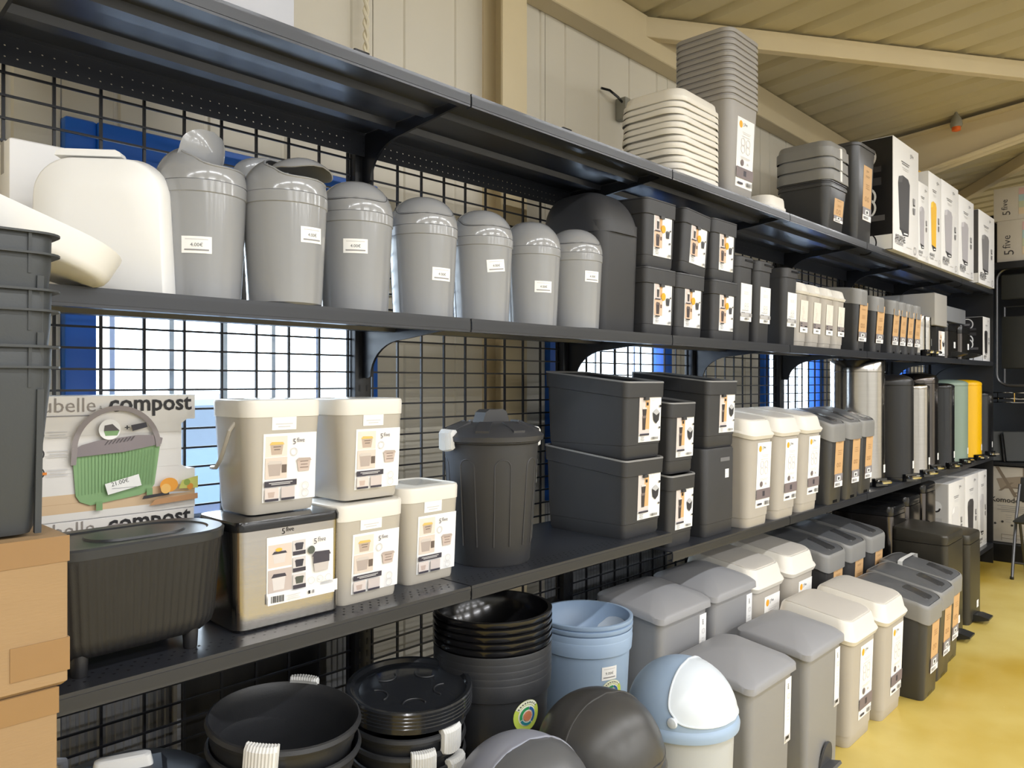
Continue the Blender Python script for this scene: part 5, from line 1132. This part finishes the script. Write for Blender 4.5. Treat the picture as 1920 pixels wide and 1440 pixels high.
for i in range(2):
    place(upturned_dome, (0.160, 'blue', i == 1), ('lower upturned pale blue dome lid', 'upper upturned pale blue dome lid with icy flap inside')[i], 'lid', (BXx, BYy, ZB + 0.465 + 0.0215 + 0.003 + 0.0185 * i), 0.5, 'upturned pale blue dome lids')
for i in range(2):
    place(open_can, (0.158, 0.535, R(-42 - 4 * i), R(138 - 4 * i)), ('lower black dustbin of the open nested pair', 'upper open black dustbin with pale ribbed grips')[i], 'bin', (0.850, 1.54, 0.200 + 0.052 * i), 0, 'open black dustbins nested in pairs', (R(5), R(2), 0))
LX, LY = 1.250, 1.56
for i in range(4):
    place(open_can, (0.145, 0.36, R((-30, 14, -24, 6)[i]), R((150, 194, 156, 186)[i])), ('bottom', 'second', 'third', 'top')[i] + ' black dustbin in the stack under the round lids', 'bin', (LX, LY, 0.182 + 0.041 * i), 0, 'black dustbins under the stack of lids', (R(4), R(-2), 0))
for i in range(5):
    place(can_lid, (0.153,), ('bottom', 'second', 'middle', 'fourth', 'top')[i] + ' round black lid of the dustbin lid stack', 'lid', (LX - 0.002, LY - 0.02 , 0.182 + 0.36 + 0.123 + 0.012 + 0.0085 * i), 0.3 * 0, 'round black dustbin lids', (R(4), R(-2), 0))
def handled_can():
    t = thing('dustbin'); r, h = 0.165, 0.505
    MB().lathe([(r * 0.76, 0), (r * 0.79, 0.008), (r * 0.96, h - 0.02), (r * 1.0, h), (r * 0.9, h)], 56).build('body', CANK, t)
    MB().lathe([(r * 1.02, h - 0.012), (r * 1.06, h - 0.006), (r * 1.05, h + 0.012), (r * 0.9, h + 0.03), (r * 0.5, h + 0.048), (0.01, h + 0.052)], 56).build('lid', mat('blue_black_lid', (44, 48, 56), 0.3, 0, 0.06, 10), t)
    MB().prism([(-0.10, h + 0.02), (0.10, h + 0.02), (0.07, h + 0.062), (-0.07, h + 0.062)], 'y', -0.035, 0.035).build('lid_ridge', mat('blue_black_lid', (44, 48, 56)), t)
    MB().loft([(h + 0.055, 0.056, 0.017, 0.010), (h + 0.082, 0.050, 0.014, 0.010), (h + 0.085, 0.044, 0.010, 0.008)], 4).build('lid_handle', GRIP, t)
    MB().tube([(-0.165, 0.0, h - 0.02), (-0.175, 0.01, h + 0.02), (-0.165, 0.04, h + 0.05), (-0.13, 0.09, h + 0.062), (-0.11, 0.11, h + 0.05), (-0.105, 0.12, h - 0.01)], 0.009, 8).build('side_handle', mat('mid_grey_handle', (150, 152, 158), 0.4), t)
    return t
place(handled_can, (), 'black dustbin with pale lid handle in the bottom left corner', 'bin', (0.575, 1.60, 0.1715), R(-20))

# ------------------------------------------------------------------ left foreground: cartons, crates, white tray
GCt = 'brown cardboard cartons at the left edge'
cy = 1.345
for z, h, x, lb in ((0, 0.36, 0.155, 'brown carton on the floor below the visible cartons'), (0.361, 0.36, 0.15, 'brown carton second from the floor in the left stack'), (0.722, 0.36, 0.135, 'brown carton with torn corner, lower one in view at the left edge'), (1.083, 0.205, 0.148, 'brown carton under the dark crates at the left edge')):
    place(moving_carton, (0.46, 0.34 if h > 0.3 else 0.341, h), lb, 'carton', (x - 0.027, cy, z), 0, GCt)
for i in range(3):
    place(crate, (0.44, 0.28, 0.258), ('lowest dark grey crate of the nested stack on the cartons', 'middle dark grey crate of the nested stack', 'top dark grey crate of the nested stack, under the white tray')[i], 'crate', (0.131, 1.32, 1.2925 + 0.0775 * i), 0, 'dark grey nesting crates')
place(tipped_tray, (0.46, 0.22, 0.056), 'white oval tray tipped on the crates in front of the white lids', 'tray', (0.283, 1.475, 1.737), 0, None, (0, R(20), 0))

# ------------------------------------------------------------------ wall details
def rope():
    t = thing('hanging_rope')
    for k in range(2):
        MB().tube([(0.006 * math.cos(q * 0.9 + k * PI), 0.006 * math.sin(q * 0.9 + k * PI), 0.62 - 0.012 * q) for q in range(52)], 0.006, 6).build('strand', ROPE, t)
    return t
place(rope, (), 'white twisted rope hanging on the wall above the top shelf', 'rope', (1.555, 2.15, 2.55))
cb = thing('wall_cable', 'black cable end sticking out of a grey box on the wall', 'cable', (3.06, 2.16, 2.83))
MB().tube([(-0.14, 0.02, 0.055), (-0.10, 0.0, 0.05), (-0.05, -0.01, 0.03), (0.0, 0.0, 0.022), (0.03, 0.01, 0.02)], 0.006, 8).build('cable', BLACKG, cb)
MB().box(0, 0.045, -0.02, 0.038, -0.06, 0.045, 0, 0.003).build('junction_box', mat('grey_junction_box', (150, 148, 136), 0.5), cb)
lf = thing('small_lamp', 'small grey fitting with an orange tip on the cream rafter', 'lamp', (6.0, 1.42, 3.24))
MB().lathe([(0.035, 0.03), (0.04, 0.05), (0.03, 0.09), (0.012, 0.12), (0.012, 0.16)], 16).build('fitting', mat('grey_junction_box', (150, 148, 136)), lf)
MB().lathe([(0.012, 0), (0.028, 0.006), (0.028, 0.03), (0.01, 0.034)], 16).build('tip', ORANGE, lf)

# ------------------------------------------------------------------ far end: dark rack, cartons, folding chairs
rk = thing('display_rack', 'black display rack standing across the far end of the shelving', 'rack', (0, 0, 0))
MB().box(8.02, 8.05, -1.4, 1.95, 0, 3.0).build('back_panel', DARKM, rk)
MB().box(7.46, 8.02, -1.4, 1.95, 0.0, 0.15, 0, 0.004).build('base', DARKM, rk)
MB().box(7.46, 8.02, -1.4, 1.95, 2.44, 2.50, 0, 0.004).build('top_shelf', DARKM, rk)
for y in (1.90, 0.25, -1.35): MB().box(7.93, 8.0, y - 0.03, y + 0.03, 0.15, 2.44).build('post', POST, rk)
wb = MB()
for x in (7.50, 7.62, 7.74, 7.86): wb.tube([(x, -1.3, 1.36), (x, 1.60, 1.36)], 0.005, 6)
for z in (1.33, 1.41): wb.tube([(7.49, -1.3, z), (7.49, 1.60, z)], 0.004, 6)
for k in range(14): wb.box(7.488, 7.496, 1.58 - k * 0.12, 1.586 - k * 0.12, 1.33, 1.41)
wb.build('wire_shelf', CHROME, rk)
for k in range(9): MB().box(7.96, 7.975, -1.3, 1.30, 0.98 + 0.05 * k, 0.99 + 0.05 * k).build('slat', mat('slate_slat', (70, 78, 88), 0.4), rk)
MB().box(7.50, 7.98, -1.3, 1.62, 0.80, 0.82).build('mid_shelf', DARKM, rk)
def folded_chair(mk):
    t = thing('folded_chair'); w, h = 0.46, 0.98; hw = w / 2; P = []
    for cxx, czz, a0 in ((hw - 0.09, h - 0.09, 0), (-hw + 0.09, h - 0.09, PI / 2), (-hw + 0.09, 0.09, PI), (hw - 0.09, 0.09, 1.5 * PI)):
        for i in range(6):
            a = a0 + PI / 2 * i / 5; P.append((cxx + 0.09 * math.cos(a), 0, czz + 0.09 * math.sin(a)))
    MB().tube(P, 0.012, 8, True).build('tube_frame', mat('grey_steel_tube', (96, 96, 98), 0.3, 0.8), t)
    MB().box(-hw + 0.03, hw - 0.03, 0.014, 0.035, 0.14, 0.58, 0, 0.008).build('seat', mat('black_chair_pad', (40, 41, 38), 0.6, 0, 0.1, 30, 0.3, 400), t)
    MB().box(-hw + 0.03, hw - 0.03, 0.002, 0.024, 0.72, 0.93, 0, 0.008).build('backrest', mat('black_chair_pad', (40, 41, 38)), t)
    MB().tube([(-hw + 0.05, 0.03, 0.02), (-hw + 0.05, 0.03, 0.66), (hw - 0.05, 0.03, 0.66), (hw - 0.05, 0.03, 0.02)], 0.010, 8).build('rear_frame', mat('grey_steel_tube', (140, 140, 140)), t)
    return t
place(folded_chair, ('a',), 'folded black chair hanging high on the dark rack', 'chair', (7.52, 1.245, 1.47), R(-90))
def leaning_seat():
    t = thing('folded_chair'); pad = mat('black_chair_pad', (40, 41, 38))
    MB().box(-0.15, 0.15, -0.012, 0.012, 0.0, 0.26, 0, 0.006).build('backrest', pad, t)
    for s in (-1, 1): MB().tube([(s * 0.16, 0, 0.0), (s * 0.16, 0, 0.24)], 0.010, 6).build('leg', BLACKG, t)
    return t
for i in range(3):
    place(leaning_seat, (), 'black folded chair leaning above the chair carton, ' + ('leftmost of three', 'middle of three', 'rightmost of three')[i], 'chair', (7.62 + 0.03 * i, 1.52 - 0.11 * i, 0.824), 0, 'black folded chairs on the rack', (R(-14), R(0), R(-55)))
kb = thing('chair_carton', 'kraft carton with a folding chair picture and big lettering', 'carton', (7.62, 1.30, 0.153))
MB().box(-0.09, 0.09, -0.50, 0.27, 0, 0.635, 0, 0.003).build('carton', BOXE, kb)
MB().box(-0.091, 0.091, -0.135, -0.095, 0.634, 0.6365).build('packing_tape', TAPE, kb)
print_obj(kb, 'chairbox', 0.76, 0.63, frame((-0.0906, -0.115, 0.318), (0, -1, 0), (0, 0, 1)), None, 'front_print')
for i, (z, h, y, lb) in enumerate(((2.501, 0.345, 1.20, 'lower white and pastel carton on top of the dark rack'), (2.847, 0.275, 1.225, 'upper white and pastel carton on top of the dark rack'))):
    c = thing('lettered_carton', lb, 'carton', (7.66, y, z), 0, 'pastel cartons on top of the rack')
    MB().box(-0.16, 0.16, -0.45, 0.27, 0, h, 0, 0.003).build('carton', BOXE, c); MB().box(-0.161, 0.161, -0.11, -0.07, h - 0.001, h + 0.001).build('packing_tape', TAPE, c)
    print_obj(c, 'carton', 0.60, h * 0.98, frame((-0.1606, -0.03, h / 2), (0, -1, 0), (0, 0, 1)), None, 'front_print')
fc = thing('folding_chair', 'black folding chair standing open at the right edge of the photo', 'chair', (6.98, 1.03, 0), R(0))
tube = mat('grey_steel_tube', (140, 140, 140)); pad = mat('black_chair_pad', (40, 41, 38))
for s in (-1, 1):
    MB().tube([(-0.13, s * 0.215, 0.0), (0.02, s * 0.215, 0.44), (0.11, s * 0.205, 0.70)], 0.011, 8).build('front_leg', tube, fc)
    MB().tube([(0.24, s * 0.19, 0.0), (0.0, s * 0.19, 0.45)], 0.010, 8).build('rear_leg', tube, fc)
    MB().lathe([(0.014, 0), (0.014, 0.02)], 10, (-0.13, s * 0.215)).build('foot', BLACKG, fc)
MB().box(-0.20, 0.18, -0.20, 0.20, 0.435, 0.465, 0, 0.012).build('seat', pad, fc)
b = MB().box(-0.012, 0.012, -0.205, 0.205, 0, 0.19, 0, 0.006).build('backrest', pad, fc); b.location = (0.085, 0, 0.57); b.rotation_euler = (0, R(17), 0)
MB().tube([(-0.09, -0.215, 0.12), (-0.09, 0.215, 0.12)], 0.008, 6).build('cross_bar', tube, fc)
MB().tube([(0.18, -0.19, 0.12), (0.18, 0.19, 0.12)], 0.008, 6).build('cross_bar', tube, fc)

# ------------------------------------------------------------------ last checks: face normals point outwards
for me in bpy.data.meshes:
    if len(me.polygons) and not me.name.startswith(('sticker', 'price_label', 'front_print', 'side_print', 'logo_print', 'label_strip', 'white_strap', 'deck_perf')):
        bm = bmesh.new(); bm.from_mesh(me); bmesh.ops.recalc_face_normals(bm, faces=bm.faces); bm.to_mesh(me); bm.free()
